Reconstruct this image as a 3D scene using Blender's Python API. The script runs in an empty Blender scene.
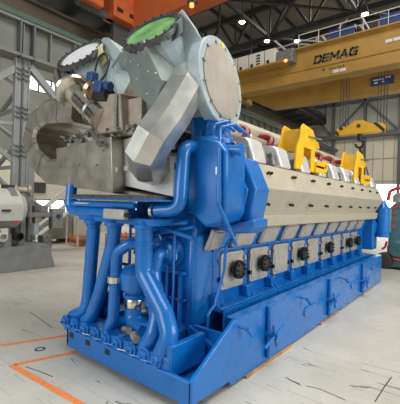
import bpy, bmesh, math, random
from mathutils import Vector, Matrix
random.seed(7)
C = bpy.context.scene.collection
V = Vector

# ------------------------------------------------------------------ materials
def mat(name, col, rough=.5, metal=0., noise=0., nscale=8., bump=0., bscale=40., rvar=0., emit=None, estr=0., coat=0., stretch=None):
    m = bpy.data.materials.new(name); m.use_nodes = True
    nt = m.node_tree; N = nt.nodes; L = nt.links
    b = N['Principled BSDF']
    b.inputs['Base Color'].default_value = (*col, 1)
    b.inputs['Roughness'].default_value = rough
    b.inputs['Metallic'].default_value = metal
    b.inputs['Coat Weight'].default_value = coat
    b.inputs['Coat Roughness'].default_value = .15
    if emit:
        b.inputs['Emission Color'].default_value = (*emit, 1); b.inputs['Emission Strength'].default_value = estr
    tc = N.new('ShaderNodeTexCoord'); src = tc.outputs['Object']
    if stretch:
        mp = N.new('ShaderNodeMapping'); mp.inputs['Scale'].default_value = stretch
        L.new(src, mp.inputs['Vector']); src = mp.outputs['Vector']
    if noise or rvar:
        n = N.new('ShaderNodeTexNoise'); n.inputs['Scale'].default_value = nscale; n.inputs['Detail'].default_value = 6
        L.new(src, n.inputs['Vector'])
        if noise:
            r = N.new('ShaderNodeValToRGB'); r.color_ramp.elements[0].position = .3; r.color_ramp.elements[1].position = .7
            r.color_ramp.elements[0].color = (*[c*(1-noise) for c in col], 1)
            r.color_ramp.elements[1].color = (*[min(1, c*(1+noise)) for c in col], 1)
            L.new(n.outputs['Fac'], r.inputs['Fac']); L.new(r.outputs['Color'], b.inputs['Base Color'])
        if rvar:
            mr = N.new('ShaderNodeMapRange'); mr.inputs['To Min'].default_value = max(0.03, rough-rvar); mr.inputs['To Max'].default_value = min(1, rough+rvar)
            L.new(n.outputs['Fac'], mr.inputs['Value']); L.new(mr.outputs['Result'], b.inputs['Roughness'])
    if bump:
        n2 = N.new('ShaderNodeTexNoise'); n2.inputs['Scale'].default_value = bscale; n2.inputs['Detail'].default_value = 4
        bp = N.new('ShaderNodeBump'); bp.inputs['Strength'].default_value = bump; bp.inputs['Distance'].default_value = .02
        L.new(src, n2.inputs['Vector']); L.new(n2.outputs['Fac'], bp.inputs['Height']); L.new(bp.outputs['Normal'], b.inputs['Normal'])
    return m

BLUE = mat('blue_paint', (.004, .15, .50), .28, 0, .08, 3, .05, 30, .06, coat=.25)
STEEL = mat('sheet_steel', (.60, .59, .54), .32, .85, .12, 4, .12, 6, .12)
DSTEEL = mat('dull_steel', (.43, .395, .33), .36, .8, .2, 5, .15, 8, .1)
BRIGHT = mat('bright_aluminium', (.82, .82, .8), .35, .75, .08, 6, .1, 9, .1)
CHROME = mat('polished_steel', (.72, .68, .6), .2, 1, .15, 6, .25, 9, .1)
BRONZE = mat('bronze_metal', (.5, .33, .2), .28, 1, .2, 8, .2, 20)
PALE = mat('pale_blue_primer', (.38, .46, .475), .5, .1, .15, 5, .1, 12, .1)
GALV = mat('galvanised_cover', (.21, .24, .225), .5, .35, .15, 6, .08, 12)
TANSTEEL = mat('tan_insulation_sheet', (.38, .32, .25), .5, .3, .2, 7, .2, 14)
BEIGE = mat('beige_cover_paint', (.46, .42, .32), .45, 0, .06, 3)
DOOR = mat('door_cover_metal', (.50, .47, .42), .42, .35, .12, 9, .1, 14)
SILVER = mat('cast_silver', (.80, .80, .79), .33, .45, .08, 8, .08, 20)
CASTGREY = mat('cast_grey', (.22, .22, .21), .45, .5, .3, 12, .3, 20)
WHITEBOX = mat('white_casing', (.74, .74, .72), .5, 0, .05, 6)
BLACK = mat('black_rubber', (.012, .012, .012), .4)
DARK = mat('hollow_shade_paint', (.02, .022, .025), .8)  # near-black colour stands in for shade inside openings
YELLOW = mat('yellow_paint', (.85, .5, .01), .38, 0, .08, 5)
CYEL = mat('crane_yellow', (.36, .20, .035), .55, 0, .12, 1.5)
HOOKY = mat('spreader_yellow', (.78, .42, .015), .45, 0, .08, 4)
RED = mat('dark_red_paint', (.22, .018, .012), .4, 0, .15, 8)
BRED = mat('bright_red_paint', (.7, .04, .03), .4)
ORANGE = mat('orange_crane_paint', (.42, .085, .018), .55, 0, .12, 2)
ORBOX = mat('orange_cage_paint', (.85, .22, .05), .5)
TAPE = mat('orange_floor_tape', (.85, .26, .07), .6, 0, .12, 20)
WHITEFILM_HILITE = mat('white_film_and_highlight', (.6, .61, .6), .5, 0, .1, 8)  # film on the left outlet, also the header pipe's painted highlight
GREENFILM = mat('green_protective_film', (.17, .36, .12), .3, 0, .45, 5)
SAND = mat('sand_disc_cover', (.37, .34, .28), .5, 0, .13, 4, .1, 6)
MASK = mat('yellow_masking_sheet', (.62, .58, .34), .6, 0, .1, 8)
STICK = mat('yellow_sticker', (.75, .62, .08), .6)
FLANGE = mat('dark_flange_steel', (.10, .10, .105), .4, .6, .3, 14)
BOLTM = mat('bolt_steel', (.30, .29, .28), .35, .8)
GGIRD = mat('grey_green_girder_paint', (.17, .175, .155), .6, 0, .12, 1.2)
GREEN = mat('green_rail_paint', (.045, .09, .065), .6, 0, .2, 3)
GCOL = mat('grey_column_paint', (.26, .27, .265), .55, 0, .12, 1.5)
DTRUSS = mat('dark_truss_steel', (.045, .045, .045), .6, 0, .2, 2)
ROOFM = mat('dark_roof_sheet', (.22, .19, .15), .9, 0, .2, .5)
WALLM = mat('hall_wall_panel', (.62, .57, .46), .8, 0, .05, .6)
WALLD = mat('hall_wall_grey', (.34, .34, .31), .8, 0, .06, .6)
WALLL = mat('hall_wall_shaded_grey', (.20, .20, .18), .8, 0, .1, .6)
WALLDK = mat('hall_wall_tan', (.13, .10, .07), .8, 0, .15, .6)
RAILG = mat('wall_beam_grey', (.10, .105, .11), .6)
LAMPE = mat('lamp_lens', (1, 1, 1), .3, emit=(1, .95, .85), estr=14)
LAMPR = mat('warning_lamp_orange', (1, .2, .05), .3, emit=(1, .22, .03), estr=4)
LAMPRED = mat('warning_lamp_red', (1, .05, .02), .3, emit=(1, .03, .02), estr=5)
GLASSB = mat('window_glass_daylight', (.9, .95, 1), .2, emit=(.93, .97, 1), estr=3)
TEAL = mat('teal_machine_paint', (.07, .18, .20), .4, 0, .2, 4)
MGREY = mat('grey_machine_paint', (.23, .235, .23), .5, 0, .15, 3)
MLIGHT = mat('light_machine_paint', (.58, .58, .53), .5, 0, .06, 3)
CABBEIGE = mat('cabinet_beige', (.6, .57, .48), .6)
CABDARK = mat('cabinet_dark_beige', (.26, .25, .2), .6)
SIGNB = mat('sign_blue', (.02, .05, .18), .5)
SIGNW = mat('sign_white', (.7, .7, .7), .5)
LETTER = mat('letter_dark', (.035, .04, .035), .6)
ROPE = mat('wire_rope_steel', (.07, .07, .07), .5, .5)
WOOD = mat('timber_packer', (.42, .25, .12), .8, 0, .3, 6)

def hazard():
    m = mat('hazard_stripes', (.8, .45, .02), .5)
    nt = m.node_tree; N = nt.nodes; L = nt.links
    tc = N.new('ShaderNodeTexCoord'); w = N.new('ShaderNodeTexWave'); w.bands_direction = 'DIAGONAL'
    w.inputs['Scale'].default_value = 1.6
    r = N.new('ShaderNodeValToRGB'); r.color_ramp.interpolation = 'CONSTANT'
    r.color_ramp.elements[0].color = (.8, .42, .02, 1); r.color_ramp.elements[1].color = (.02, .02, .02, 1); r.color_ramp.elements[1].position = .5
    L.new(tc.outputs['Object'], w.inputs['Vector']); L.new(w.outputs['Fac'], r.inputs['Fac']); L.new(r.outputs['Color'], N['Principled BSDF'].inputs['Base Color'])
    return m
HAZ = hazard()

def floor_mat():
    m = mat('worn_concrete_floor', (.6, .57, .5), .42)
    nt = m.node_tree; N = nt.nodes; L = nt.links; b = N['Principled BSDF']
    tc = N.new('ShaderNodeTexCoord')
    n = N.new('ShaderNodeTexNoise'); n.inputs['Scale'].default_value = .9; n.inputs['Detail'].default_value = 8; n.inputs['Roughness'].default_value = .65
    L.new(tc.outputs['Object'], n.inputs['Vector'])
    r = N.new('ShaderNodeValToRGB'); r.color_ramp.elements[0].position = .3; r.color_ramp.elements[1].position = .7
    r.color_ramp.elements[0].color = (.46, .44, .38, 1); r.color_ramp.elements[1].color = (.61, .59, .52, 1)
    L.new(n.outputs['Fac'], r.inputs['Fac'])
    last = r.outputs['Color']
    # scratches: thin bands of stretched noise, in several directions, kept to patches
    for ang, sc, th, seed in ((.3, 1.5, .003, 0), (1.35, 1.9, .003, 11), (-.5, 1.3, .0025, 23), (2.2, 2.4, .003, 37)):
        mp = N.new('ShaderNodeMapping'); mp.inputs['Rotation'].default_value = (0, 0, ang); mp.inputs['Scale'].default_value = (.10*sc, 1.9*sc, 1); mp.inputs['Location'].default_value = (seed, seed*.7, 0)
        L.new(tc.outputs['Object'], mp.inputs['Vector'])
        s = N.new('ShaderNodeTexNoise'); s.inputs['Scale'].default_value = 1.1; s.inputs['Detail'].default_value = 1; s.inputs['Distortion'].default_value = .05
        L.new(mp.outputs['Vector'], s.inputs['Vector'])
        a = N.new('ShaderNodeMath'); a.operation = 'SUBTRACT'; a.inputs[1].default_value = .5; L.new(s.outputs['Fac'], a.inputs[0])
        ab = N.new('ShaderNodeMath'); ab.operation = 'ABSOLUTE'; L.new(a.outputs[0], ab.inputs[0])
        lt = N.new('ShaderNodeMath'); lt.operation = 'LESS_THAN'; lt.inputs[1].default_value = th; L.new(ab.outputs[0], lt.inputs[0])
        pn = N.new('ShaderNodeTexNoise'); pn.inputs['Scale'].default_value = 1.3; pn.inputs['Detail'].default_value = 5
        mp2 = N.new('ShaderNodeMapping'); mp2.inputs['Location'].default_value = (seed*1.3, 3, seed); L.new(tc.outputs['Object'], mp2.inputs['Vector']); L.new(mp2.outputs['Vector'], pn.inputs['Vector'])
        gt = N.new('ShaderNodeMath'); gt.operation = 'GREATER_THAN'; gt.inputs[1].default_value = .55; L.new(pn.outputs['Fac'], gt.inputs[0])
        mu = N.new('ShaderNodeMath'); mu.operation = 'MULTIPLY'; L.new(lt.outputs[0], mu.inputs[0]); L.new(gt.outputs[0], mu.inputs[1])
        mu2 = N.new('ShaderNodeMath'); mu2.operation = 'MULTIPLY'; mu2.inputs[1].default_value = .75; L.new(mu.outputs[0], mu2.inputs[0])
        mx = N.new('ShaderNodeMixRGB'); mx.inputs['Color2'].default_value = (.12, .115, .11, 1)
        L.new(mu2.outputs[0], mx.inputs['Fac']); L.new(last, mx.inputs['Color1']); last = mx.outputs['Color']
    # small specks
    v = N.new('ShaderNodeTexNoise'); v.inputs['Scale'].default_value = 22; v.inputs['Detail'].default_value = 3; L.new(tc.outputs['Object'], v.inputs['Vector'])
    g = N.new('ShaderNodeMath'); g.operation = 'GREATER_THAN'; g.inputs[1].default_value = .69; L.new(v.outputs['Fac'], g.inputs[0])
    g2 = N.new('ShaderNodeMath'); g2.operation = 'MULTIPLY'; g2.inputs[1].default_value = .5; L.new(g.outputs[0], g2.inputs[0])
    mx = N.new('ShaderNodeMixRGB'); mx.inputs['Color2'].default_value = (.25, .24, .22, 1)
    L.new(g2.outputs[0], mx.inputs['Fac']); L.new(last, mx.inputs['Color1']); L.new(mx.outputs['Color'], b.inputs['Base Color'])
    return m
FLOOR = floor_mat()

# ------------------------------------------------------------------ mesh helpers
def fillet(P, r, n=5):
    P = [V(p) for p in P]; out = [P[0]]
    for i in range(1, len(P)-1):
        a, b, c = P[i-1], P[i], P[i+1]
        u = (a-b); w = (c-b); lu, lw = u.length, w.length; u.normalize(); w.normalize()
        ang = u.angle(w)
        if ang > 3.0: out.append(b); continue
        t = min(r/math.tan(ang/2), lu*.49, lw*.49)
        p0, p2 = b+u*t, b+w*t
        for k in range(n+1):
            s = k/n; out.append(p0*(1-s)**2 + b*2*s*(1-s) + p2*s*s)
    out.append(P[-1]); return out

class MB:
    def __init__(s): s.b = bmesh.new()
    def poly(s, vs, fs):
        v = [s.b.verts.new(p) for p in vs]
        for f in fs:
            try: s.b.faces.new([v[i] for i in f])
            except ValueError: pass
        return s
    def box(s, x0, x1, y0, y1, z0, z1):
        vs = [(x, y, z) for x in (x0, x1) for y in (y0, y1) for z in (z0, z1)]
        return s.poly(vs, [(0,1,3,2),(4,6,7,5),(0,4,5,1),(2,3,7,6),(0,2,6,4),(1,5,7,3)])
    def obox(s, c, size, R):
        c = V(c); vs = [c+R@V((sx*size[0]/2, sy*size[1]/2, sz*size[2]/2)) for sx in (-1,1) for sy in (-1,1) for sz in (-1,1)]
        return s.poly(vs, [(0,1,3,2),(4,6,7,5),(0,4,5,1),(2,3,7,6),(0,2,6,4),(1,5,7,3)])
    def bar(s, p0, p1, w, h=None, up=(0,0,1)):
        p0, p1 = V(p0), V(p1); d = (p1-p0); L = d.length; d.normalize(); up = V(up)
        if abs(d.dot(up)) > .98: up = V((1,0,0))
        a = d.cross(up).normalized(); u = a.cross(d)
        return s.obox((p0+p1)/2, (w, L, h or w), Matrix((a, d, u)).transposed())
    def prism(s, poly, ax, a, b):
        n = len(poly)
        def P(p, t):
            return (t, p[0], p[1]) if ax == 'x' else (p[0], t, p[1]) if ax == 'y' else (p[0], p[1], t)
        vs = [P(p, a) for p in poly]+[P(p, b) for p in poly]
        fs = [tuple(range(n)), tuple(range(2*n-1, n-1, -1))]+[(i, (i+1) % n, n+(i+1) % n, n+i) for i in range(n)]
        return s.poly(vs, fs)
    def hull(s, pts):
        v = [s.b.verts.new(p) for p in pts]
        r = bmesh.ops.convex_hull(s.b, input=v)
        bad = [g for g in r['geom_interior']+r['geom_unused'] if isinstance(g, bmesh.types.BMVert) and g.is_valid]
        bmesh.ops.delete(s.b, geom=list(set(bad)), context='VERTS')
        return s
    def tube(s, path, r, seg=14, cap=True, closed=False):
        P = [V(p) for p in path]; n = len(P)
        rs = r if isinstance(r, (list, tuple)) else [r]*n
        rings = []; up = None
        for i in range(n):
            if closed: t = P[(i+1) % n]-P[i-1]
            else: t = (P[min(i+1, n-1)]-P[max(i-1, 0)])
            t.normalize()
            if up is None:
                up = V((0,0,1)) if abs(t.z) < .9 else V((1,0,0))
            a = t.cross(up).normalized(); up = a.cross(t).normalized()
            rings.append([s.b.verts.new(P[i]+(a*math.cos(q)+up*math.sin(q))*rs[i]) for q in [2*math.pi*k/seg for k in range(seg)]])
        m = n if closed else n-1
        for i in range(m):
            A, B = rings[i], rings[(i+1) % n]
            for k in range(seg): s.b.faces.new((A[k], A[(k+1) % seg], B[(k+1) % seg], B[k]))
        if cap and not closed:
            s.b.faces.new(rings[0][::-1]); s.b.faces.new(rings[-1])
        return s
    def cyl(s, p0, p1, r, r2=None, seg=18): return s.tube([p0, p1], [r, r if r2 is None else r2], seg)
    def lathe(s, o, ax, prof, seg=24, caps=True):
        o = V(o); ax = V(ax).normalized()
        return s.tube([o+ax*t for t, r in prof], [r for t, r in prof], seg, caps) if False else s._lathe(o, ax, prof, seg, caps)
    def _lathe(s, o, ax, prof, seg, caps):
        up = V((0,0,1)) if abs(ax.z) < .9 else V((1,0,0))
        a = ax.cross(up).normalized(); u = a.cross(ax)
        R = [[s.b.verts.new(o+ax*t+(a*math.cos(2*math.pi*k/seg)+u*math.sin(2*math.pi*k/seg))*r) for k in range(seg)] for t, r in prof]
        for A, B in zip(R, R[1:]):
            for k in range(seg): s.b.faces.new((A[k], A[(k+1) % seg], B[(k+1) % seg], B[k]))
        if caps: s.b.faces.new(R[0][::-1]); s.b.faces.new(R[-1])
        return s
    def duct(s, path, w, h, ch, up=(0,1,0)):
        """mitred sheet-metal duct of chamfered rectangular section"""
        P = [V(p) for p in path]; d = (P[1]-P[0]).normalized(); up = V(up)
        a = d.cross(up).normalized(); u = a.cross(d)
        sec = [(w/2, h/2-ch), (w/2-ch, h/2), (-w/2+ch, h/2), (-w/2, h/2-ch), (-w/2, -h/2+ch), (-w/2+ch, -h/2), (w/2-ch, -h/2), (w/2, -h/2+ch)]
        ring = [P[0]+a*x+u*y for x, y in sec]; R = [[s.b.verts.new(p) for p in ring]]
        for i in range(1, len(P)):
            d = (P[i]-P[i-1]).normalized()
            nrm = d if i == len(P)-1 else (d+(P[i+1]-P[i]).normalized()).normalized()
            ring = [p+d*((P[i]-p).dot(nrm)/d.dot(nrm)) for p in ring]
            R.append([s.b.verts.new(p) for p in ring])
        k8 = 8
        for A, B in zip(R, R[1:]):
            for k in range(k8): s.b.faces.new((A[k], A[(k+1) % k8], B[(k+1) % k8], B[k]))
        s.b.faces.new(R[0][::-1]); s.b.faces.new(R[-1]); return s
    def ring(s, c, n, ro, ri, t, seg=32):
        return s._lathe(V(c), V(n).normalized(), [(0, ri), (0, ro), (t, ro), (t, ri), (0, ri)], seg, False)
    def clusters(s):
        s.b.verts.index_update(); vs = list(s.b.verts); par = list(range(len(vs)))
        def find(i):
            while par[i] != i: par[i] = par[par[i]]; i = par[i]
            return i
        for e in s.b.edges: par[find(e.verts[0].index)] = find(e.verts[1].index)
        isl = {}
        for v in vs: isl.setdefault(find(v.index), []).append(v)
        bb = [[isl[k], [min(v.co[i] for v in isl[k])-.006 for i in range(3)], [max(v.co[i] for v in isl[k])+.006 for i in range(3)]] for k in isl]
        q = list(range(len(bb)))
        def fq(i):
            while q[i] != i: i = q[i]
            return i
        for i in range(len(bb)):
            for j in range(i):
                if all(bb[i][1][k] <= bb[j][2][k] and bb[j][1][k] <= bb[i][2][k] for k in range(3)): q[fq(i)] = fq(j)
        out = {}
        for i in range(len(bb)): out.setdefault(fq(i), []).extend(bb[i][0])
        return list(out.values())
    def build(s, name, m, parent=None, bevel=0., origin=None, angle=35, split=True):
        while parent is not None and parent.parent is not None and parent.parent.parent is not None: parent = parent.parent
        bmesh.ops.remove_doubles(s.b, verts=s.b.verts, dist=1e-5)
        if parent is not None and split:
            cl = s.clusters()
            if 1 < len(cl) <= 100:
                first = None
                for c in cl:
                    nb = MB(); mp = {v: nb.b.verts.new(v.co) for v in c}
                    for f in s.b.faces:
                        if f.verts[0] in mp: nb.b.faces.new([mp[v] for v in f.verts])
                    o = nb.build(name, m, parent, bevel, None, angle, False); first = first or o
                s.b.free(); return first
        bmesh.ops.remove_doubles(s.b, verts=s.b.verts, dist=1e-5)
        bmesh.ops.recalc_face_normals(s.b, faces=s.b.faces)
        for f in s.b.faces: f.smooth = True
        for e in s.b.edges:
            if len(e.link_faces) == 2 and e.calc_face_angle(0) > math.radians(angle): e.smooth = False
        o0 = V((0,0,0))
        if parent is not None:
            q = parent
            while q is not None: o0 = o0+q.location; q = q.parent
            loc = V((0,0,0))
        else:
            if origin is None:
                co = [v.co for v in s.b.verts]
                origin = V(((min(c.x for c in co)+max(c.x for c in co))/2, (min(c.y for c in co)+max(c.y for c in co))/2, min(c.z for c in co)))
            o0 = V(origin); loc = o0
        bmesh.ops.translate(s.b, verts=s.b.verts, vec=-o0)
        me = bpy.data.meshes.new(name); s.b.to_mesh(me); s.b.free()
        o = bpy.data.objects.new(name, me); C.objects.link(o); o.location = loc; o.parent = parent
        me.materials.append(m)
        if bevel:
            md = o.modifiers.new('bevel', 'BEVEL'); md.width = bevel; md.segments = 2; md.limit_method = 'ANGLE'; md.angle_limit = math.radians(40)
        return o

def tag(o, label, cat, group=None):
    o['label'] = label; o['category'] = cat
    if group: o['group'] = group
    return o
def thing(name, label, cat, loc, group=None):
    o = bpy.data.objects.new(name, None); C.objects.link(o); o.location = loc
    return tag(o, label, cat, group)
def struct(o): o['kind'] = 'structure'; return o
def box(x0, x1, y0, y1, z0, z1): return MB().box(x0, x1, y0, y1, z0, z1)
def text_mesh(name, body, size, loc, rotz, m, parent, sx=1., bold=0., shear=0., depth=.01):
    cu = bpy.data.curves.new(name, 'FONT'); cu.body = body; cu.size = size; cu.extrude = depth; cu.offset = bold; cu.shear = shear
    t = bpy.data.objects.new(name+'_c', cu); C.objects.link(t)
    bpy.context.view_layer.update()
    me = bpy.data.meshes.new_from_object(t.evaluated_get(bpy.context.evaluated_depsgraph_get()))
    C.objects.unlink(t); bpy.data.objects.remove(t)
    M = Matrix.Rotation(rotz, 4, 'Z') @ Matrix.Rotation(math.pi/2, 4, 'X') @ Matrix.Diagonal((sx, 1, 1, 1))
    me.transform(M); me.materials.clear(); me.materials.append(m)
    o = bpy.data.objects.new(name, me); C.objects.link(o); o.parent = parent
    o.location = V(loc)-(parent.location if parent else V((0,0,0)))
    return o

# ================================================================== THE ENGINE
CX = -1.22
ABLUE = mat('actuator_blue', (.02, .07, .20), .4)
EN = thing('marine_engine', 'large blue marine engine with silver exhaust ducts and beige side panels on its base tray', 'engine', (CX, 4.4, 0.0))
def part(name, mb, m, parent=EN, bevel=0., label=None, angle=35):
    o = mb.build(name, m, parent, bevel, angle=angle)
    if label: o['label'] = label
    return o

# ---- base tray: floor, two side plates (front ends cut on the slant), front plate, rear plate
side = [(-.10, .10), (-.10, .35), (.68, .80), (8.75, .80), (8.75, .03), (.62, .03), (.60, .09)]
m = MB().prism(side, 'x', -.05, 0.0).prism(side, 'x', -2.38, -2.33)
m.box(-2.38, -.02, -.10, -.05, .07, .33)                     # front plate
m.box(-2.36, -.04, 8.70, 8.75, .03, .8)
m.box(-2.36, -.04, -.08, 8.72, .13, .17)                     # tray floor
m.box(-2.36, -.04, .9, 8.72, .03, .14)
tray = part('base_tray', m, BLUE, bevel=.008)
part('tray_lip', box(-.14, -.0, .70, 8.75, .80, .812), BLUE, tray)
part('deep_recess', box(-.62, -.06, .16, .72, .175, .50), DARK, tray) if False else None
# support jacks with cross handles on the side plate
for y, z in ((1.5, .42), (4.0, .40), (6.45, .38)):
    m = MB().cyl((.035, y, .10), (.035, y, .80), .038)
    m.cyl((.0, y, z), (.14, y, z), .05)
    j = part('support_jack', m, BLUE)
    k = MB().cyl((.13, y-.29, z-.08), (.13, y+.29, z+.08), .02).cyl((.13, y+.06, z-.15), (.13, y-.06, z+.15), .02).cyl((.13, y-.03, z), (.13, y+.03, z), .05)
    part('cross_handle', k, BLUE, j)
for y in (.78, 2.66, 4.8, 6.9):
    z = .70
    m = MB().cyl((.0, y, z), (.1, y+.02, z-.01), .02).cyl((.1, y+.02, z-.01), (.14, y+.08, z-.09), .03)
    part('lifting_lug', m, BLUE, tray)
for y in (3.1, 5.85):
    m = MB().prism([(y-.17+.12*math.cos(a), .40+.08*math.sin(a)) for a in [math.pi/2+math.pi*k/8 for k in range(9)]]+[(y+.17+.12*math.cos(a), .40+.08*math.sin(a)) for a in [-math.pi/2+math.pi*k/8 for k in range(9)]], 'x', .0, .02)
    part('inspection_cover', m, BLUE, tray, bevel=.006)
# front ledge carrying the drain valves
m = MB().box(-2.50, -.36, -.06, .28, .43, .46).box(-2.50, -.36, -.07, -.04, .26, .46).box(-2.50, -2.47, -.06, .28, .26, .46).box(-.40, -.36, -.06, .3, .26, .46)
m.box(-.42, -.34, -.06, .55, .26, .60)
part('front_ledge', m, BLUE, tray, bevel=.006)
for i, x in enumerate((-2.44, -2.2, -1.95, -1.71, -1.48, -1.24, -.98, -.74, -.55)):
    m = MB().lathe((x, -.07, .41), (0, -1, 0), [(0, .085), (.025, .09), (.03, .06), (.06, .055), (.065, .02), (.10, .018)], 20)
    for k in range(6):
        a = k*math.pi/3; m.cyl((x+.072*math.cos(a), -.09, .41+.072*math.sin(a)), (x+.072*math.cos(a), -.105, .41+.072*math.sin(a)), .01, seg=6)
    v = part('drain_flange', m, BLUE)
    part('spindle', MB().cyl((x, -.16, .41), (x-.13, -.19, .41), .009, seg=8), BOLTM if i % 3 == 0 else BLUE, v)
for x in (-2.25, -1.85, -1.42):
    part('slot_shade', box(x-.05, x+.05, -.104, -.098, .22, .29), DARK, tray, label='dark square plate painted as a shaded slot in the front plate')  # flat dark plate, the slot's inner shade put into its colour
part('end_stub', MB().cyl((-2.50, .1, .4), (-2.62, .02, .4), .03), BLUE, tray)
# inner trough equipment seen over the right side plate
m = MB()
for k in range(26): m.box(-.32, -.29, .95+.3*k, .98+.3*k, .17, .78)
m.box(-.33, -.3, .9, 8.7, .17, .80)
part('trough_wall', m, BLUE, tray)

# ---- crankcase block
X0 = -.6; XL = 2*CX-X0
prof = [(X0, .30), (X0, 1.54), (-.44, 1.90), (-.5, 2.6), (2*CX+.5, 2.6), (2*CX+.44, 1.90), (XL, 1.50), (XL, .30)]
block = part('engine_block', MB().prism(prof, 'y', .95, 8.95), BLUE, bevel=.015)
# foot rail with gussets
m = MB().box(X0-.02, X0+.22, .95, 8.9, .74, .80).box(XL-.22, XL+.02, .95, 8.9, .74, .80)
for i in range(10):
    y = 1.02+.8*i
    m.box(X0-.02, X0+.13, y-.09, y+.09, .80, .96)
    m.prism([(X0, .8), (X0+.17, .8), (X0, 1.0)], 'y', y-.08, y-.05).prism([(X0, .8), (X0+.17, .8), (X0, 1.0)], 'y', y+.05, y+.08)
part('foot_rail', m, BLUE, block, bevel=.006)
m = MB()
for i in range(10):
    y = 1.02+.8*i
    m.box(X0, X0+.035, y-.05, y+.05, .96, 1.5)
m.box(X0, X0+.05, .95, 8.9, 1.53, 1.57)
part('pilaster_ribs', m, BLUE, block, bevel=.006)
def rrect(cy, cz, w, h, r, n=4):
    out = []
    for sx, sz, a0 in ((1,1,0), (-1,1,90), (-1,-1,180), (1,-1,270)):
        for k in range(n+1):
            a = math.radians(a0+90*k/n); out.append((cy+sx*(w/2-r)+r*math.cos(a), cz+sz*(h/2-r)+r*math.sin(a)))
    return out
WHEEL = {0, 1, 3, 5, 7, 8}
for i in range(9):
    y = 1.44+.80*i
    m = MB().prism(rrect(y, 1.235, .60, .53, .05), 'x', X0, X0+.05).prism(rrect(y, 1.235, .50, .43, .05), 'x', X0+.05, X0+.06)
    d = part('crankcase_door', m, DOOR, bevel=.008)
    for sy, sz in ((-1, -.12), (-1, .14), (1, -.12), (1, .14)):
        part('door_clamp', MB().box(X0+.03, X0+.08, y+sy*.31-.025, y+sy*.31+.025, 1.25+sz-.03, 1.25+sz+.03), BLACK if sz < 0 else DOOR, d)
    if i in WHEEL:
        m = MB().lathe((X0+.06, y+.02, 1.25), (1, 0, 0), [(0, .075), (.05, .075), (.055, .135), (.085, .14), (.09, .10), (.10, .135), (.125, .135), (.135, .05), (.145, .03)], 20)
        b = m
        for k in range(8):
            a = k*math.pi/4; b.cyl((X0+.17, y+.02+.1*math.cos(a), 1.25+.1*math.sin(a)), (X0+.215, y+.02+.1*math.cos(a), 1.25+.1*math.sin(a)), .014, seg=6)
        w = part('relief_valve', m, BLACK, d)
# upper sloping covers
sl = V((.16, 0, .36)).normalized(); nrm = V((.36, 0, -.16)).normalized()
RS = Matrix((nrm, V((0, 1, 0)), sl)).transposed()
for i in range(10):
    y = .78+.80*i+.0
    w = .60 if i else .32
    c = V((-.515, y+(.06 if i else .12), 1.73))+nrm*.03
    m = MB().obox(c, (.05, w-.03, .30), RS).obox(c+nrm*.03, (.02, w-.1, .24), RS)
    d = part('camshaft_door', m, DOOR, bevel=.01)
    b = MB()
    for sy in (-1, 1):
        for sz in (-1, 1): b.cyl(c+V((0, sy*(w/2-.03), 0))+sl*sz*.145, c+V((0, sy*(w/2-.03), 0))+sl*sz*.145+nrm*.045, .013, seg=6)
    part('corner_bolts', b, BOLTM, d)
# beige cover along each bank
for sgn in (1, -1):
    f = lambda x: x if sgn > 0 else 2*CX-x
    pr = [(-.5, 1.87), (-.25, 1.87), (-.22, 2.04), (-.30, 2.08), (-.08, 2.44), (-.24, 2.80), (-.62, 2.84)]
    hb = part('bank_side_cover', MB().prism([(f(x), z) for x, z in pr], 'y', 1.30, 9.15), BEIGE, bevel=.012)
    if sgn < 0: continue
    s = MB()
    for k in range(1, 5): s.prism([(-.298, 2.08), (-.078, 2.44), (-.238, 2.8), (-.25, 2.8), (-.09, 2.44), (-.31, 2.08)], 'y', 1.3+1.62*k, 1.31+1.62*k)
    part('panel_seams', s, DOOR, hb)
    for k in range(9):
        y = 1.75+.86*k
        b = MB()
        for dy in (-.045, .045):
            b.cyl((-.17, y+dy, 2.66), (-.13, y+dy, 2.68), .022, seg=8)
        part('cover_screws', b, BLACK, hb)
        b = MB()
        for dy in (-.045, .045):
            b.cyl((-.20, y+dy, 2.22), (-.16, y+dy, 2.20), .022, seg=8)
        part('cover_screws', b, BLACK, hb)
# end housing of the right bank
pr = [(-.62, 2.0), (-.02, 1.98), (.06, 2.40), (-.13, 2.80), (-.62, 2.92)]
part('bank_end_housing', MB().prism(pr, 'y', .98, 1.36).prism([(-.55, 2.1), (-.1, 2.07), (-.03, 2.38), (-.2, 2.7), (-.55, 2.8)], 'y', .93, .98), BLUE, block, bevel=.025)
part('end_bracket', MB().prism([(-.55, 1.88), (-.2, 1.82), (.04, 1.84), (.12, 1.93), (.12, 2.03), (-.02, 1.98), (-.25, 1.93), (-.55, 2.0)], 'y', .85, 1.22), BLUE, block, bevel=.02)

# ---- cylinder heads and silver head covers
for sgn in (1, -1):
    f = lambda x: x if sgn > 0 else 2*CX-x
    for i in range(9):
        y = 1.60+.87*i
        g = part('cylinder_head', MB().prism([(f(-.42), 2.84), (f(-.52), 3.10), (f(-.70), 3.20), (f(-1.0), 3.05), (f(-1.0), 2.80)], 'y', y-.25, y+.60), CASTGREY, bevel=.02)
        m = MB().hull([(f(-.22), y-.20, 2.81), (f(-.22), y+.20, 2.81), (f(-.31), y-.19, 3.12), (f(-.31), y+.19, 3.12), (f(-.38), y-.16, 3.17), (f(-.38), y+.16, 3.17), (f(-.60), y-.16, 3.2), (f(-.60), y+.16, 3.2), (f(-.6), y-.20, 2.8), (f(-.6), y+.20, 2.8)])
        part('head_cover', m, SILVER, g, bevel=.03)
        part('start_valve', MB().cyl((f(-.33), y-.30, 2.83), (f(-.36), y-.30, 2.98), .05).cyl((f(-.36), y-.30, 2.98), (f(-.37), y-.30, 3.02), .06), CASTGREY, g)
        if sgn > 0:
            m = MB().box(-.70, -.55, y+.2, y+.6, 3.12, 3.18)
            part('fuel_pipe_cover', m, STEEL, g, bevel=.02)
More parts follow.
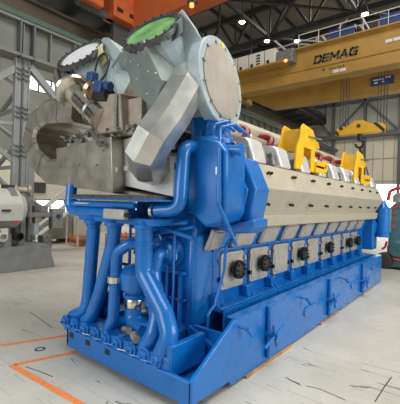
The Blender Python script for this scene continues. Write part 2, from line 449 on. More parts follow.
# exhaust manifold in the valley and the insulated box behind it
ep = part('exhaust_manifold', MB().cyl((-.93, 1.3, 3.34), (-.93, 9.1, 3.34), .085), TANSTEEL)
for i in range(9):
    y = 2.14+.87*i
    part('red_clamp', MB().tube([(-.93+.12*math.cos(a), y+.05*math.sin(a*2), 3.36+.13*math.sin(a)) for a in [math.radians(-40+26*k) for k in range(10)]], .07, 8), RED, ep, label='dark red pipe clamp')
    part('bellows', MB().lathe((-.93, y+.12, 3.34), (0, 1, 0), [(0, .09), (.02, .12), (.05, .09), (.08, .12), (.11, .09)], 16), SILVER, ep, label='silver bellows joint')
    part('valve_block', MB().box(-.85, -.74, y+.05, y+.17, 3.20, 3.30), BLACK, ep)
part('manifold_insulation', MB().prism([(-1.95, 3.0), (-1.95, 3.65), (-1.75, 3.77), (-1.25, 3.77), (-1.12, 3.64), (-1.12, 3.0)], 'y', 1.3, 9.1), BEIGE, bevel=.03, label='long pale insulated box above the valley')
part('rear_cylinder', MB().lathe((-.12, 9.35, 1.3), (0, 0, 1), [(0, .2), (.9, .2), (1.0, .12), (1.15, .06)], 16), BLUE, block)
part('rear_housing', box(XL+.1, -.3, 8.95, 9.5, .9, 2.5), BLUE, block, bevel=.04)
m = MB().hull([(-.4, 8.95, 1.1), (-.4, 9.3, 1.35), (-.2, 9.3, 1.6), (-.3, 8.95, 1.9), (-.55, 9.3, 1.1), (-.5, 9.3, 1.9)])
part('rear_bracket', m, BLUE, block)

# ---- front end: gear case
m = MB().box(XL+.05, -.62, .62, .98, .5, 2.2)
front = part('gear_case', m, BLUE, bevel=.03)
part('corner_column', MB().prism([(-.84, .68), (-.74, .60), (-.63, .62), (-.575, .72), (-.575, 1.2), (-.84, 1.2)], 'z', .55, 1.80), BLUE, front, bevel=.05)
m = MB()
for x in (-.80, -.90, -1.01, -1.13): m.box(x-.015, x+.015, .54, .64, .6, 1.25)
m.box(-1.45, -.72, .54, .64, 1.25, 1.29).box(-1.45, -.72, .56, .64, .9, .93)
part('case_ribs', m, BLUE, front)
m = MB().lathe((-1.0, .62, 1.53), (0, -1, 0), [(0, .22), (.05, .22), (.06, .18), (.18, .17), (.2, .13), (.24, .12)], 28)
for k in range(10):
    a = k*math.pi/5; m.cyl((-1.0+.2*math.cos(a), .56, 1.53+.2*math.sin(a)), (-1.0+.2*math.cos(a), .54, 1.53+.2*math.sin(a)), .013, seg=6)
part('pump_flange', m, BLUE, front)
part('lower_pump', MB().lathe((-1.35, .62, .95), (0, -1, 0), [(0, .3), (.1, .3), (.12, .24), (.26, .22), (.28, .1)], 28), BLUE, front)
part('cross_brace', MB().bar((-1.75, .6, 1.95), (-.95, .58, 1.55), .05).bar((-1.75, .6, 1.45), (-1.1, .58, 1.0), .05), BLUE, front)
part('name_tag', box(-.84, -.80, .474, .484, 1.45, 1.53), SILVER, front, label='small silver plate') 
part('underframe', MB().box(-2.2, -.72, .4, 1.0, .17, .55), BLUE, front, bevel=.02)

# ---- tall blue housing at the front right corner
pr = [(-.66, 2.98), (-.55, 3.06), (-.2, 2.95), (-.08, 2.82), (-.06, 2.10), (-.14, 1.97), (-.36, 1.90), (-.50, 2.0), (-.66, 2.12)]
tall = part('air_cooler_housing', MB().prism(pr, 'y', .50, .95), BLUE, bevel=.03)
part('side_wing', MB().prism([(-.66, 2.98), (-.82, 2.9), (-.82, 2.1), (-.66, 2.05)], 'y', .58, .95), BLUE, tall, bevel=.02)
m = MB()
for k in range(14): m.cyl((-.70, .575, 2.15+.055*k), (-.70, .56, 2.15+.055*k), .012, seg=6)
part('bolt_row', m, BLUE, tall)
part('top_dome', MB().lathe((-.42, .75, 2.98), (.05, -.15, 1), [(0, .24), (.05, .24), (.08, .2), (.13, .08)], 24), BLUE, tall)
part('rating_plate', box(-.22, -.17, .494, .5, 2.55, 2.64), SILVER, tall, label='small silver plate')
m = MB()
for (x, z) in ((-.55, 3.06), (-.45, 3.12), (-.35, 3.1), (-.25, 3.05)):
    m.tube(fillet([(x, .6, z-.1), (x, .6, z+.08), (x+.12, .75, z+.14), (x+.15, 1.0, z+.05)], .05), .022, 8)
part('oil_pipes', m, BLUE, tall)
part('stub_pipe', MB().cyl((-.28, .62, 2.87), (.02, .66, 2.85), .06).lathe((.0, .66, 2.85), (1, .1, 0), [(0, .075), (.04, .075)], 18), BLUE, tall)
part('riser_pipe', MB().tube(fillet([(-.58, .66, 2.92), (-.60, .34, 2.90), (-.57, .26, 2.12), (-.90, .19, 2.08)], .16, 8), .084, 20), BLUE, label='tall bent blue water pipe')
rp = part('open_flange', MB().ring((-.94, .185, 2.075), (1, .1, .05), .112, .08, .04), CHROME, label='bare metal pipe end')
part('bore_shade', MB().cyl((-.925, .186, 2.076), (-.90, .19, 2.08), .082), DARK, rp)  # dark plug, colour stands in for shade inside the pipe
part('conduit_pipe', MB().tube(fillet([(-.15, .46, 2.85), (-.13, .44, 2.2), (-.04, .60, 1.85), (-.10, .80, 1.7)], .1), .026, 10), BLUE)
part('drain_conduit', MB().tube(fillet([(-.30, .95, 1.72), (-.42, 1.06, 1.64), (-.42, 1.03, 1.3), (-.42, .84, .87), (-.42, .70, .78), (-.42, .68, .35)], .06), .022, 10), BLUE)
part('front_conduits', MB().tube(fillet([(-1.25, .5, 1.9), (-.97, .48, 1.55), (-.97, .48, .5)], .08), .02, 8).tube(fillet([(-.80, .44, 1.85), (-.82, .44, .5)], .05), .018, 8).tube(fillet([(-1.7, .5, 1.6), (-1.35, .5, 1.72), (-.5, .45, 1.9)], .05), .022, 8), BLUE)
m = MB()
for a, b in (((-1.5, .3, 1.85), (-.6, .45, 1.95)), ((-1.1, .3, 1.9), (-.55, .5, 1.75)), ((-1.3, .35, 1.75), (-.9, .5, 1.95))): m.tube([a, b], .028, 8)
part('linkage_pipes', m, BLUE)

# ---- platform, horizontal manifolds, risers
part('platform', box(-2.55, -.64, -.02, .62, 2.20, 2.225), BLUE, bevel=.004)
m = MB()
for k in range(40): m.box(-2.53+.046*k, -2.515+.046*k, -.0, .6, 2.225, 2.27)
m.box(-2.55, -.70, -.02, .0, 2.225, 2.275)
part('platform_grating', m, FLANGE, label='dark metal grating')
wm = part('water_manifold', MB().tube([(-2.42, .10, 2.03), (-1.25, .10, 2.03)], .085, 20), BLUE)
part('elbow', MB().tube(fillet([(-2.40, .10, 2.03), (-2.72, .10, 2.03), (-2.72, .12, 2.42)], .17, 8), .085, 20), BLUE, wm)
part('upper_header', MB().tube([(-2.50, .02, 2.14), (-1.1, .02, 2.14)], .04, 12).box(-2.4, -.8, .05, .55, 1.9, 1.98), BLUE, wm)
part('header_highlight', MB().box(-2.4, -2.05, -.03, -.02, 2.14, 2.155), WHITEFILM_HILITE, wm, label='thin white strip painted as a highlight')  # highlight on the header pipe, put in as a white strip
for x in (-2.1, -1.62, -1.02):
    part('collar', MB().lathe((x, .1, 1.93), (0, 0, -1), [(0, .10), (.03, .13), (.07, .13), (.08, .1), (.12, .1)], 20), BLUE, wm)
part('sensor_box', box(-1.60, -1.19, -.1, -.01, 1.96, 2.09), DOOR, bevel=.012, label='grey metal junction box')
part('sensor_plug', MB().cyl((-1.19, -.05, 2.02), (-1.12, -.05, 2.02), .03), BLACK)
R = .095
part('riser_pipe', MB().tube(fillet([(-2.10, .12, 1.90), (-2.20, .12, .72), (-2.24, .10, .56), (-2.46, .04, .44)], .12, 6), R, 18), BLUE)
part('riser_pipe', MB().tube(fillet([(-1.62, .12, 1.88), (-1.66, .12, 1.6), (-1.93, .12, .85), (-2.05, .08, .52), (-2.14, .05, .44)], .15, 6), R, 18), BLUE)
p3 = part('bent_pipe', MB().tube(fillet([(-1.22, .35, 1.62), (-1.40, .18, 1.62), (-1.56, .12, 1.50), (-1.58, .10, .6), (-1.62, .05, .44)], .13, 6), .078, 16), BLUE)
part('pipe_coupling', MB().lathe((-1.575, .105, 1.18), (0, 0, -1), [(0, .085), (.01, .098), (.09, .098), (.10, .085)], 18), CHROME, p3, label='bare steel coupling band')
p4 = part('main_drain_pipe', MB().tube(fillet([(-1.04, .12, 1.95), (-1.02, .12, 1.30), (-.62, .10, .88), (-.48, .06, .66), (-.55, .0, .44)], .2, 8), .112, 20), BLUE, label='thickest blue pipe at the front')
part('weld_collar', MB().lathe((-1.03, .12, 1.66), (0, 0, 1), [(0, .112), (.005, .125), (.03, .125), (.035, .112)], 20), BLUE, p4)
part('sloping_pipe', MB().tube(fillet([(-1.0, .44, 1.53), (-.98, .30, 1.52), (-1.0, .26, 1.30), (-.92, .22, 1.02), (-.76, .12, .80), (-.74, .05, .62), (-.82, .0, .45)], .16, 8), .098, 20), BLUE)
# pump with the bare steel band between the pipes
pm = part('oil_pump', MB().lathe((-1.40, .32, .88), (0, 0, 1), [(0, .16), (.05, .17), (.07, .12), (.1, .12), (.12, .2), (.34, .22), (.42, .16), (.46, .05)], 24), BLUE)
part('steel_band', MB().lathe((-1.40, .32, .88), (0, 0, -1), [(0, .13), (.02, .14), (.12, .14), (.14, .13)], 24), CHROME, pm, label='bare steel band')
part('lower_bend', MB().tube(fillet([(-1.40, .32, .76), (-1.40, .3, .58), (-1.1, .25, .50)], .15, 6), .13, 18), BLUE, pm)
part('hydraulic_stub', MB().tube([(-1.15, .25, .85), (-1.05, .15, .80), (-.95, .12, .84)], .02, 8).lathe((-1.35, .1, .52), (.6, -.2, .1), [(0, .035), (.05, .04), (.06, .02), (.16, .03), (.18, .045)], 12), TANSTEEL, pm)
part('coupling_nut', MB().lathe((-1.02, -.02, .56), (.6, -.3, -.1), [(0, .045), (.05, .05), (.06, .035), (.1, .05), (.13, .05)], 12), TANSTEEL, pm)
m = MB()
for a, b in (((-1.75, .3, 1.3), (-1.2, .35, 1.32)), ((-1.9, .4, .5), (-1.9, .4, 1.7)), ((-1.75, .5, .5), (-1.75, .5, 1.9)), ((-1.3, .2, .6), (-.9, .2, .62))): m.tube([a, b], .022, 8)
m.box(-2.0, -1.7, .3, .62, .55, .62)
part('small_pipework', m, BLUE)
m = MB().prism([(-.62, .45), (-.2, .45), (-.62, .62)], 'y', .55, .6)
m.box(-.60, -.10, .60, .66, .17, .62)
part('tray_bulkhead', m, BLUE, tray)

# ---- charge air cooler casing (silver) and white end
ca = part('air_cooler_casing', MB().hull([(-3.20, .10, 3.02), (-1.74, .10, 3.08), (-1.66, .10, 2.30), (-3.10, .10, 2.42), (-3.15, 1.0, 3.05), (-1.92, .55, 3.2), (-1.90, .55, 2.45), (-3.1, 1.0, 2.5), (-1.92, 1.0, 3.2), (-1.9, 1.0, 2.4)]), DSTEEL, bevel=.01)
m = MB()
for x, z in ((-3.0, 2.72), (-2.5, 2.73), (-2.05, 2.70), (-1.9, 2.9)): m.cyl((x, .1, z), (x, .085, z), .014, seg=8)
part('casing_screws', m, BOLTM, ca)
m = MB()
for k in range(3): m.box(-1.73+.07*k, -1.70+.07*k, .15+.12*k, .2+.12*k, 2.60+.03*k, 2.66+.03*k)
part('toggle_latches', m, BRIGHT, ca)
wc = part('white_casing', MB().hull([(-1.88, .36, 3.08), (-1.59, .34, 3.11), (-.80, .36, 2.78), (-.78, .36, 2.27), (-1.78, .36, 2.42), (-1.85, .98, 3.05), (-.74, .98, 2.8), (-.76, .98, 2.3), (-1.8, .98, 2.4)]), WHITEBOX, bevel=.01, label='white metal casing')
part('bottom_plate', MB().hull([(-.76, .30, 2.24), (-2.0, .32, 2.38), (-.76, .95, 2.28), (-2.0, .95, 2.40), (-1.9, .3, 2.30)]), DSTEEL, wc)
part('blue_gusset', MB().box(-.80, -.72, .38, .42, 2.62, 2.70), BLUE, wc)

# ---- faceted exhaust elbows
el = part('right_elbow_duct', MB().duct([(-.74, .56, 3.84), (-.62, .32, 3.57), (-.67, .13, 3.22), (-.76, .0, 2.98), (-.90, .0, 2.80), (-1.03, .16, 2.68), (-1.16, .5, 2.66)], .47, .47, .14, (1, -.6, 0)), STEEL, angle=12, label='silver faceted duct, bright in front')
ell = part('left_elbow_duct', MB().duct([(-3.0, .5, 2.66), (-3.55, .5, 2.66), (-4.06, .5, 2.92), (-4.28, .5, 3.28), (-4.14, .5, 3.58), (-3.72, .5, 3.72), (-2.8, .5, 3.64)], .42, .75, .05, (0, 1, 0)), DSTEEL, angle=12, label='dull grey faceted U-shaped duct')

LP = [V(q) for q in ((-3.55, .5, 2.66), (-4.06, .5, 2.92), (-4.28, .5, 3.28), (-4.14, .5, 3.58), (-3.72, .5, 3.72), (-2.8, .5, 3.64))]
for a_, b_ in zip(LP, LP[1:]):
    c_ = (a_+b_)/2; d_ = (b_-a_).normalized()
    part('seam_band', MB().duct([c_-d_*.012, c_+d_*.012], .432, .762, .05, (0, 1, 0)), BOLTM, ell)
# ---- exhaust outlets of the two turbochargers
n = V((.13, -.76, .635)).normalized(); e1 = V((.70, .53, .48)); e1 = (e1-n*e1.dot(n)).normalized(); e2 = n.cross(e1)
def rim(F, r, t, k=12): return [F+n*t+(e1*math.cos(2*math.pi*i/k)+e2*math.sin(2*math.pi*i/k))*r for i in range(k)]
def outlet(F, film, right):
    F = V(F); D = F-V((-1.05, .15, 4.38))
    q = lambda x, y, z: V((x, y, z))+D
    h = part('exhaust_outlet', MB().hull(rim(F, .34, -.06)+[q(-.62, .42, 3.70), q(-1.01, .42, 3.55), q(-1.02, .95, 3.7), q(-.7, .95, 3.8)]), PALE, bevel=.01, angle=25)
    part('outlet_wing', MB().hull([q(-.74, .38, 4.66), q(-.42, .42, 4.18), q(-.60, .42, 3.72), q(-1.10, .38, 4.12), q(-1.12, .36, 4.42), q(-.84, .8, 4.60), q(-.75, .95, 4.2), q(-.75, .95, 3.8), q(-1.1, .9, 4.3)]), PALE, h, bevel=.01)
    part('wing_panel', MB().hull([q(-.934, .2, 4.295), q(-.583, .2, 4.428), q(-.546, .2, 4.248), q(-.858, .2, 4.096), q(-1.11, .38, 4.42), q(-.74, .38, 4.57), q(-.72, .38, 4.34), q(-1.03, .38, 4.18)]), GALV if right else MASK, h)
    fl = part('outlet_flange', MB().ring(F-n*.05, n, .42, .35, .06, 40), FLANGE)
    for i in range(20):
        a = 2*math.pi*i/20; p = F+(e1*math.cos(a)+e2*math.sin(a))*.385
        part('flange_bolt', MB().cyl(p-n*.08, p+n*.035, .019, seg=6), FLANGE, fl)
    part('protective_film', MB().lathe(F-n*.02, n, [(0, .355), (.01, .355)], 32), film, fl, label=('green' if right else 'white')+' film over the opening')
    return h
oR = outlet((-1.05, .15, 4.38), GREENFILM, True)
oL = outlet((-2.83, .26, 4.55), WHITEFILM_HILITE, False)
gc = part('front_cover', MB().hull([(-1.47, .02, 4.20), (-.94, -.08, 4.14), (-.66, -.03, 3.62), (-.83, .05, 3.30), (-1.25, .05, 3.62), (-1.40, .5, 4.20), (-.8, .5, 4.1), (-.62, .5, 3.7), (-.9, .5, 3.4), (-1.25, .5, 3.7)]), GALV, bevel=.006)
m = MB()
for x, y, z in ((-1.0, -.06, 4.0), (-1.2, -.01, 3.95), (-1.33, .01, 4.0), (-.85, -.03, 3.75), (-1.1, .02, 3.72), (-.9, .01, 3.5), (-.72, -.03, 3.7), (-1.02, -.04, 3.86)):
    m.lathe((x, y-.03, z), (0, -1, 0), [(0, .010), (.008, .009)], 6)
part('rivets', m, BRIGHT, gc)
part('lower_skirt', MB().hull([(-1.35, .25, 3.66), (-.95, .2, 3.36), (-.9, .35, 2.98), (-1.25, .35, 3.0), (-1.3, .6, 3.6), (-.9, .6, 3.4), (-.9, .6, 3.0), (-1.3, .6, 3.05)]), GALV, oR)
yl = part('masking_sheet', MB().hull([(-2.93, .42, 4.56), (-2.49, .42, 4.60), (-2.30, .42, 4.42), (-2.64, .42, 4.24), (-2.93, .45, 4.56), (-2.49, .45, 4.6), (-2.3, .45, 4.42), (-2.64, .45, 4.24)]), MASK, oL, label='yellow masking sheet')
part('grey_notch', MB().hull([(-2.97, .40, 4.52), (-2.70, .40, 4.50), (-2.69, .40, 4.25), (-2.97, .43, 4.52), (-2.70, .43, 4.50), (-2.69, .43, 4.25)]), GALV, oL)
part('outlet_face', MB().hull([(-3.33, .5, 4.44), (-2.93, .44, 4.60), (-2.50, .46, 4.80), (-2.38, .46, 4.77), (-2.08, .48, 4.48), (-2.45, .5, 4.2), (-2.84, .5, 4.10), (-3.2, 1., 4.4), (-2.4, 1., 4.7), (-2.1, 1., 4.4), (-2.8, 1., 4.1)]), PALE, oL)
# big round opening at the right with its sand-coloured disc
dc = V((-.42, .86, 3.80)); dn = V((.985, .12, .10)).normalized()
up = V((0, 0, 1)); da = dn.cross(up).normalized(); du = da.cross(dn)
def dring(c, r, k=24): return [c+(da*math.cos(2*math.pi*i/k)+du*math.sin(2*math.pi*i/k))*r for i in range(k)]
vol = part('compressor_volute', MB().hull(dring(dc-dn*.12, .50)+[V((-.83, .42, 3.95)), V((-.66, .50, 3.70)), V((-.64, .48, 4.16)), V((-1.1, 1.2, 4.0)), V((-.8, 1.5, 3.6))]), PALE, angle=25, bevel=.01)
fr = part('intake_flange', MB().ring(dc-dn*.16, dn, .59, .40, .16, 48), PALE, vol, bevel=.012)
part('intake_disc', MB().lathe(dc-dn*.06, dn, [(0, .485), (.075, .485), (.08, .47)], 48), SAND, vol, label='sand-coloured round cover disc', bevel=0)
for i in range(12):
    a = 2*math.pi*(i+.5)/12; p = dc+dn*.01+(da*math.cos(a)+du*math.sin(a))*.49
    part('disc_clip', MB().obox(p, (.02, .07, .02), Matrix((dn, (da*math.cos(a)+du*math.sin(a)), (du*math.cos(a)-da*math.sin(a)))).transposed()), BOLTM, vol)
p = dc+dn*.004+(du*.53+da*-.06)
part('yellow_sticker', MB().lathe(p, dn, [(0, .04), (.004, .04)], 12), STICK, vol, label='yellow sticker')
part('lower_volute_case', MB().hull([(-.62, .45, 3.55), (-.50, .6, 3.3), (-.35, .7, 3.2), (-.45, 1.1, 3.15), (-.9, .7, 3.2), (-.9, 1.2, 3.2), (-.6, 1.0, 3.7)]), PALE, vol)
part('turbo_foot', box(-.75, -.4, .6, 1.1, 2.9, 3.35), BLUE, bevel=.05)
# turbocharger casings between the outlets
tc = part('turbocharger_casing', MB().hull([(-2.16, .08, 3.72), (-1.52, .06, 3.64), (-1.48, .08, 3.14), (-2.05, .06, 3.14), (-2.2, .12, 3.3), (-2.1, .9, 3.8), (-1.45, .9, 3.7), (-1.45, .9, 3.1), (-2.2, .9, 3.1)]), TANSTEEL, bevel=.02, label='tan sheet metal casing')
m = MB().box(-1.58, -1.56, .04, .12, 3.14, 3.62)
for k in range(6): m.box(-1.62, -1.57, .045, .1, 3.18+.08*k, 3.21+.08*k)
part('casing_seam', m, GALV, tc)
part('casing_panel', MB().box(-1.52, -1.22, .18, .5, 3.10, 3.58), TANSTEEL, tc, bevel=.01)
part('upper_cone', MB().hull([(-1.95, .4, 3.7), (-1.45, .35, 3.65), (-1.45, .4, 4.05), (-1.6, .45, 4.2), (-1.9, .9, 3.9), (-1.4, .9, 4.1)]), TANSTEEL, tc)
part('far_outlet_duct', MB().hull([(-3.2, .55, 4.2), (-2.3, .5, 4.3), (-2.15, .55, 3.7), (-2.75, .5, 3.5), (-3.0, 1.0, 4.2), (-2.2, 1.1, 4.3), (-2.1, 1., 3.3), (-2.8, 1., 3.2)]), PALE)
ac = part('actuator', MB().obox((-1.98, .08, 3.80), (.20, .16, .17), Matrix.Rotation(.3, 3, 'Y')).obox((-2.23, .1, 4.0), (.16, .12, .15), Matrix.Rotation(.1, 3, 'Y')).cyl((-1.86, .08, 3.80), (-1.76, .08, 3.78), .07), ABLUE, bevel=.02, label='blue electric actuator')
part('actuator_hub', MB().cyl((-2.10, .1, 3.72), (-1.80, .1, 3.66), .10), BLACK, ac)
part('cable', MB().tube(fillet([(-2.18, .1, 4.05), (-2.12, .1, 4.25), (-1.95, .1, 4.30), (-1.82, .1, 4.15), (-1.92, .1, 3.98), (-2.0, .08, 3.9)], .1), .017, 8), BLACK, ac)
part('wire', MB().tube(fillet([(-2.35, .4, 4.5), (-2.25, .38, 4.35), (-2.15, .3, 4.15)], .1), .012, 6), BLACK, ac)
part('bronze_joint', MB().lathe((-2.30, .15, 3.86), (.7, -.1, -.5), [(0, .13), (.05, .16), (.1, .13), (.16, .16), (.3, .14)], 20), BRONZE)
sp = part('bypass_pipe', MB().tube([(-3.34, .42, 4.42), (-3.15, .30, 4.18), (-2.88, .18, 3.96)], [.25, .28, .26], 24), CHROME, label='polished steel bypass pipe')
part('pipe_collar', MB().lathe((-2.84, .16, 3.93), (.72, -.15, -.64), [(0, .18), (0, .28), (.04, .29), (.08, .27), (.1, .2)], 24), CHROME, sp)
part('outlet_stub', MB().tube([(-2.90, .20, 3.96), (-1.96, .10, 3.34)], .18, 22), CHROME, sp)
part('end_clamp', MB().lathe((-2.20, .125, 3.498), (.82, -.09, -.54), [(0, .185), (.03, .2), (.06, .185)], 22), BOLTM, sp)
m = MB(); random.seed(3)
for k in range(26):
    x = -2.95+.075*k+random.uniform(-.03, .03); z = 3.13+random.uniform(-.02, .06)
    if k % 2: m.lathe((x, .12+random.uniform(-.06, .1), z), (random.uniform(-1, 1), -.6, random.uniform(-.4, .6)), [(0, .025), (.03, .03), (.035, .015), (.09, .015)], 8)
    else: m.obox((x, .15, z), (.06, .06, .05), Matrix.Rotation(random.uniform(0, 1), 3, 'Y'))
m.tube(fillet([(-2.9, .14, 3.14), (-2.3, .1, 3.2), (-1.8, .12, 3.15), (-1.3, .15, 3.2)], .1), .022, 8)
part('casing_fittings', m, CASTGREY, label='dark fittings and small valves along the cooler top')
part('lever', MB().bar((-2.05, .0, 3.2), (-1.85, -.02, 2.98), .05, .03).cyl((-1.86, -.03, 2.98), (-1.86, .05, 2.98), .045), BOLTM)
part('cooler_bed', MB().box(-2.9, -.9, .5, 1.3, 2.9, 3.16), CASTGREY)

# ================================================================== LIFTING TOOLS ON THE ENGINE
def lift_tool(dy, label):
    t = thing('lifting_bracket', label, 'lifting bracket', (-.45, 3.4+dy, 2.82), 'yellow lifting brackets on the engine')
    def P(name, mb, m, bevel=.008, lab=None):
        o = mb.build(name, m, t, bevel)
        return o
    A = [(2.72, 2.86), (2.78, 3.25), (2.92, 3.45), (2.95, 3.62), (3.04, 3.70), (3.48, 3.66), (3.60, 3.56), (3.62, 3.50), (3.80, 3.46), (3.86, 3.36), (3.62, 3.30), (3.62, 3.00), (3.66, 2.86), (3.42, 2.86), (3.44, 3.28), (3.08, 3.28), (3.06, 3.00), (3.06, 2.86)]
    A = [(y+dy, z) for y, z in A]
    P('front_plate', MB().prism(A, 'x', -.30, -.26), YELLOW)
    P('rear_plate', MB().prism([(y, z) for y, z in A], 'x', -.66, -.62), YELLOW)
    P('cross_tube', MB().cyl((-.64, 3.28+dy, 3.52), (-.27, 3.28+dy, 3.52), .05).box(-.64, -.28, 2.98+dy, 3.02+dy, 3.2, 3.6).box(-.64, -.28, 3.50+dy, 3.54+dy, 3.1, 3.6), YELLOW)
    P('pin', MB().cyl((-.26, 3.25+dy, 3.50), (-.2, 3.8+dy, 3.52), .018), BOLTM)
    f = MB().box(-.32, -.22, 3.60+dy, 4.05+dy, 2.86, 3.0)
    f.lathe((-.30, 4.16+dy, 3.02), (1, 0, 0), [(0, .055), (0, .12), (.07, .12), (.07, .055), (0, .055)], 20, False)
    f.box(-.32, -.22, 3.62+dy, 4.06+dy, 2.96, 3.08)
    P('foot', f, YELLOW, 0)
    return t
lift_tool(.18, 'yellow steel lifting bracket over the engine heads, nearer and larger of the two')
lift_tool(3.85, 'yellow steel lifting bracket over the engine heads, farther one below the hanging spreader')

# ================================================================== HALL SHELL
FL = struct(box(-26, 14, -12, 36.4, -.2, 0).build('floor', FLOOR))
# back wall: tan panels low down, grey above, with frame
struct(box(-26, -6.0, 36, 36.4, 0, 17).build('wall_back', WALLM))
struct(box(-2.4, 14, 36, 36.4, 0, 17).build('wall_back', WALLM))
struct(box(-6.0, -2.4, 36, 36.4, 4.6, 17).build('wall_back', WALLM))
struct(box(-26, 14, 35.95, 36.0, 9.9, 17).build('trim_1', WALLD))
m = MB()
for x in (-20, -16.8, -13.6, -10.4, -7.2, -4.0, -1.0, 2.2, 5.4): m.box(x-.12, x+.12, 35.6, 35.95, 0, 16.6)
struct(m.build('trim_2', RAILG))
struct(MB().box(-26, 14, 35.45, 35.9, 9.45, 9.95).box(-26, 14, 35.6, 35.9, 13.2, 13.5).build('trim_3', RAILG))
m = MB()
for x in (-13.6, -7.2, -.8, 5.4):
    m.bar((x, 35.7, 13.3), (x+3.1, 35.7, 10.0), .14).bar((x, 35.7, 13.3), (x-3.1, 35.7, 10.0), .14)
struct(m.build('trim_4', RAILG))
m = MB()
for k in range(18):
    x = -14+.95*k; m.box(x, x+.04, 35.93, 35.99, 4.7 if -6.1 < x < -2.4 else 0, 9.5)
for z in (4.9, 7.2): m.box(-26, 14, 35.93, 35.99, z, z+.06)
struct(m.build('trim_5', WALLD))
struct(box(-6.0, -2.4, 36.1, 36.2, 0, 4.6).build('door_1', GLASSB))
# left outer wall with windows
WX = -24.0
struct(box(WX-.3, WX, -12, 36.4, 0, .9).build('wall_left', WALLM))
struct(box(WX-.3, WX, -12, 36.4, 2.15, 5.5).build('wall_left', WALLM))
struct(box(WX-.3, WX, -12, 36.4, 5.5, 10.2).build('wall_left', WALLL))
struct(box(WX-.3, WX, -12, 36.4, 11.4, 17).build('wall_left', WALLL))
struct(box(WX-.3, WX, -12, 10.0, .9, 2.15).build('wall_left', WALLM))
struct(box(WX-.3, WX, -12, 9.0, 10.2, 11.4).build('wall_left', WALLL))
def window(i, y0, y1, z0, z1, n):
    g = struct(box(WX-.2, WX-.15, y0, y1, z0, z1).build('window_%d' % i, GLASSB))
    m = MB()
    for k in range(n+1): y = y0+(y1-y0)*k/n; m.box(WX-.12, WX-.0, y-.05, y+.05, z0, z1)
    m.box(WX-.12, WX, y0, y1, z0, z0+.1).box(WX-.12, WX, y0, y1, z1-.1, z1)
    m.build('window_frame', RAILG, g)
window(1, 10.0, 16, .9, 2.15, 5); window(2, 16, 26, .9, 2.15, 6); window(3, 26, 36, .9, 2.15, 6)
window(4, 9.0, 17, 10.2, 11.4, 8); window(5, 17, 26, 10.2, 11.4, 8); window(6, 26, 36, 10.2, 11.4, 8)
# roof
struct(box(-26, 14, 3, 36.4, 17.0, 17.2).build('ceiling', ROOFM))
for j, y in enumerate((8.0, 14.0, 20.0, 26.0, 32.0)):
    m = MB()
    m.box(-26, 14, y-.16, y+.16, 14.2, 14.55).box(-26, 14, y-.13, y+.13, 16.6, 16.9)
    for k in range(13):
        x = -25+3*k
        m.bar((x, y, 14.4), (x+1.5, y, 16.7), .16).bar((x+3, y, 14.4), (x+1.5, y, 16.7), .16).bar((x, y, 14.4), (x, y, 16.7), .1)
    tag(m.build('roof_truss', DTRUSS), ['dark steel roof truss nearest the camera, partly behind the orange crane', 'dark steel roof truss above the yellow crane, second from the front', 'dark steel roof truss crossing behind the hanging lamps', 'dark steel roof truss fourth from the front, above the yellow crane', 'dark steel roof truss closest to the back wall'][j], 'roof truss', 'roof trusses')
m = MB()
for x in (-22, -18, -14, -10, -6, -2, 2, 6): m.box(x-.07, x+.07, 3, 36, 16.75, 17.0)
for x in (-10, -4, 2):
    m.box(x-.1, x+.1, 8, 32, 14.3, 14.5)
    for k in range(4):
        y = 8+6*k; m.bar((x, y, 14.4), (x+6, y+6, 14.4), .13).bar((x+6, y, 14.4), (x, y+6, 14.4), .13)
struct(m.build('trim_6', DTRUSS))
# roof lamps
for k, (x, y, lab) in enumerate(((-9.0, 14.66, 'bright round roof lamp leftmost of the four, beside the big round disc'), (-8.94, 17.66, 'bright round roof lamp, left of the close pair over the yellow crane cabinets'),
                                 (-7.34, 18.78, 'bright round roof lamp, right of the close pair over the yellow crane cabinets'), (-2.98, 17.87, 'bright round roof lamp rightmost of the four, above the crane walkway'))):
    t = thing('roof_lamp', lab, 'lamp', (x, y, 12.95), 'roof lamps')
    MB().lathe((x, y, 13.0), (0, 0, 1), [(0, .22), (.12, .2), (.3, .12), (.4, .12), (.42, .03), (1.3, .03)], 20).build('lamp_housing', DTRUSS, t)
    MB().lathe((x, y, 12.95), (0, 0, 1), [(0, .13), (.03, .17), (.1, .19)], 20).build('lamp_lens', LAMPE, t)

# ================================================================== LEFT CRANE RUNWAY
GX = -10.0
g = thing('crane_runway_girder', 'long grey ribbed crane runway girder on columns at left', 'girder', (GX, 10, 6.9))
m = MB().box(GX-.25, GX+.02, -8, 35.3, 7.0, 8.15)
m.box(GX-.4, GX+.28, -8, 35.3, 6.90, 7.0).box(GX-.4, GX+.28, -8, 35.3, 8.05, 8.15)
m.build('web_plate', GGIRD, g)
m = MB()
for k in range(45): m.box(GX+.02, GX+.22, -8+.95*k, -7.96+.95*k, 7.0, 8.05)
m.build('stiffener_ribs', GGIRD, g)
m = MB()
for y in (2.35, 2.8): m.box(GX+.02, GX+.3, y-.03, y+.03, 6.9, 8.1)
m.build('splice_plates', RAILG, g)
m = MB().box(GX-.12, GX+.32, -8, 35.3, 8.15, 8.32)
m.build('crane_rail', GREEN, g)
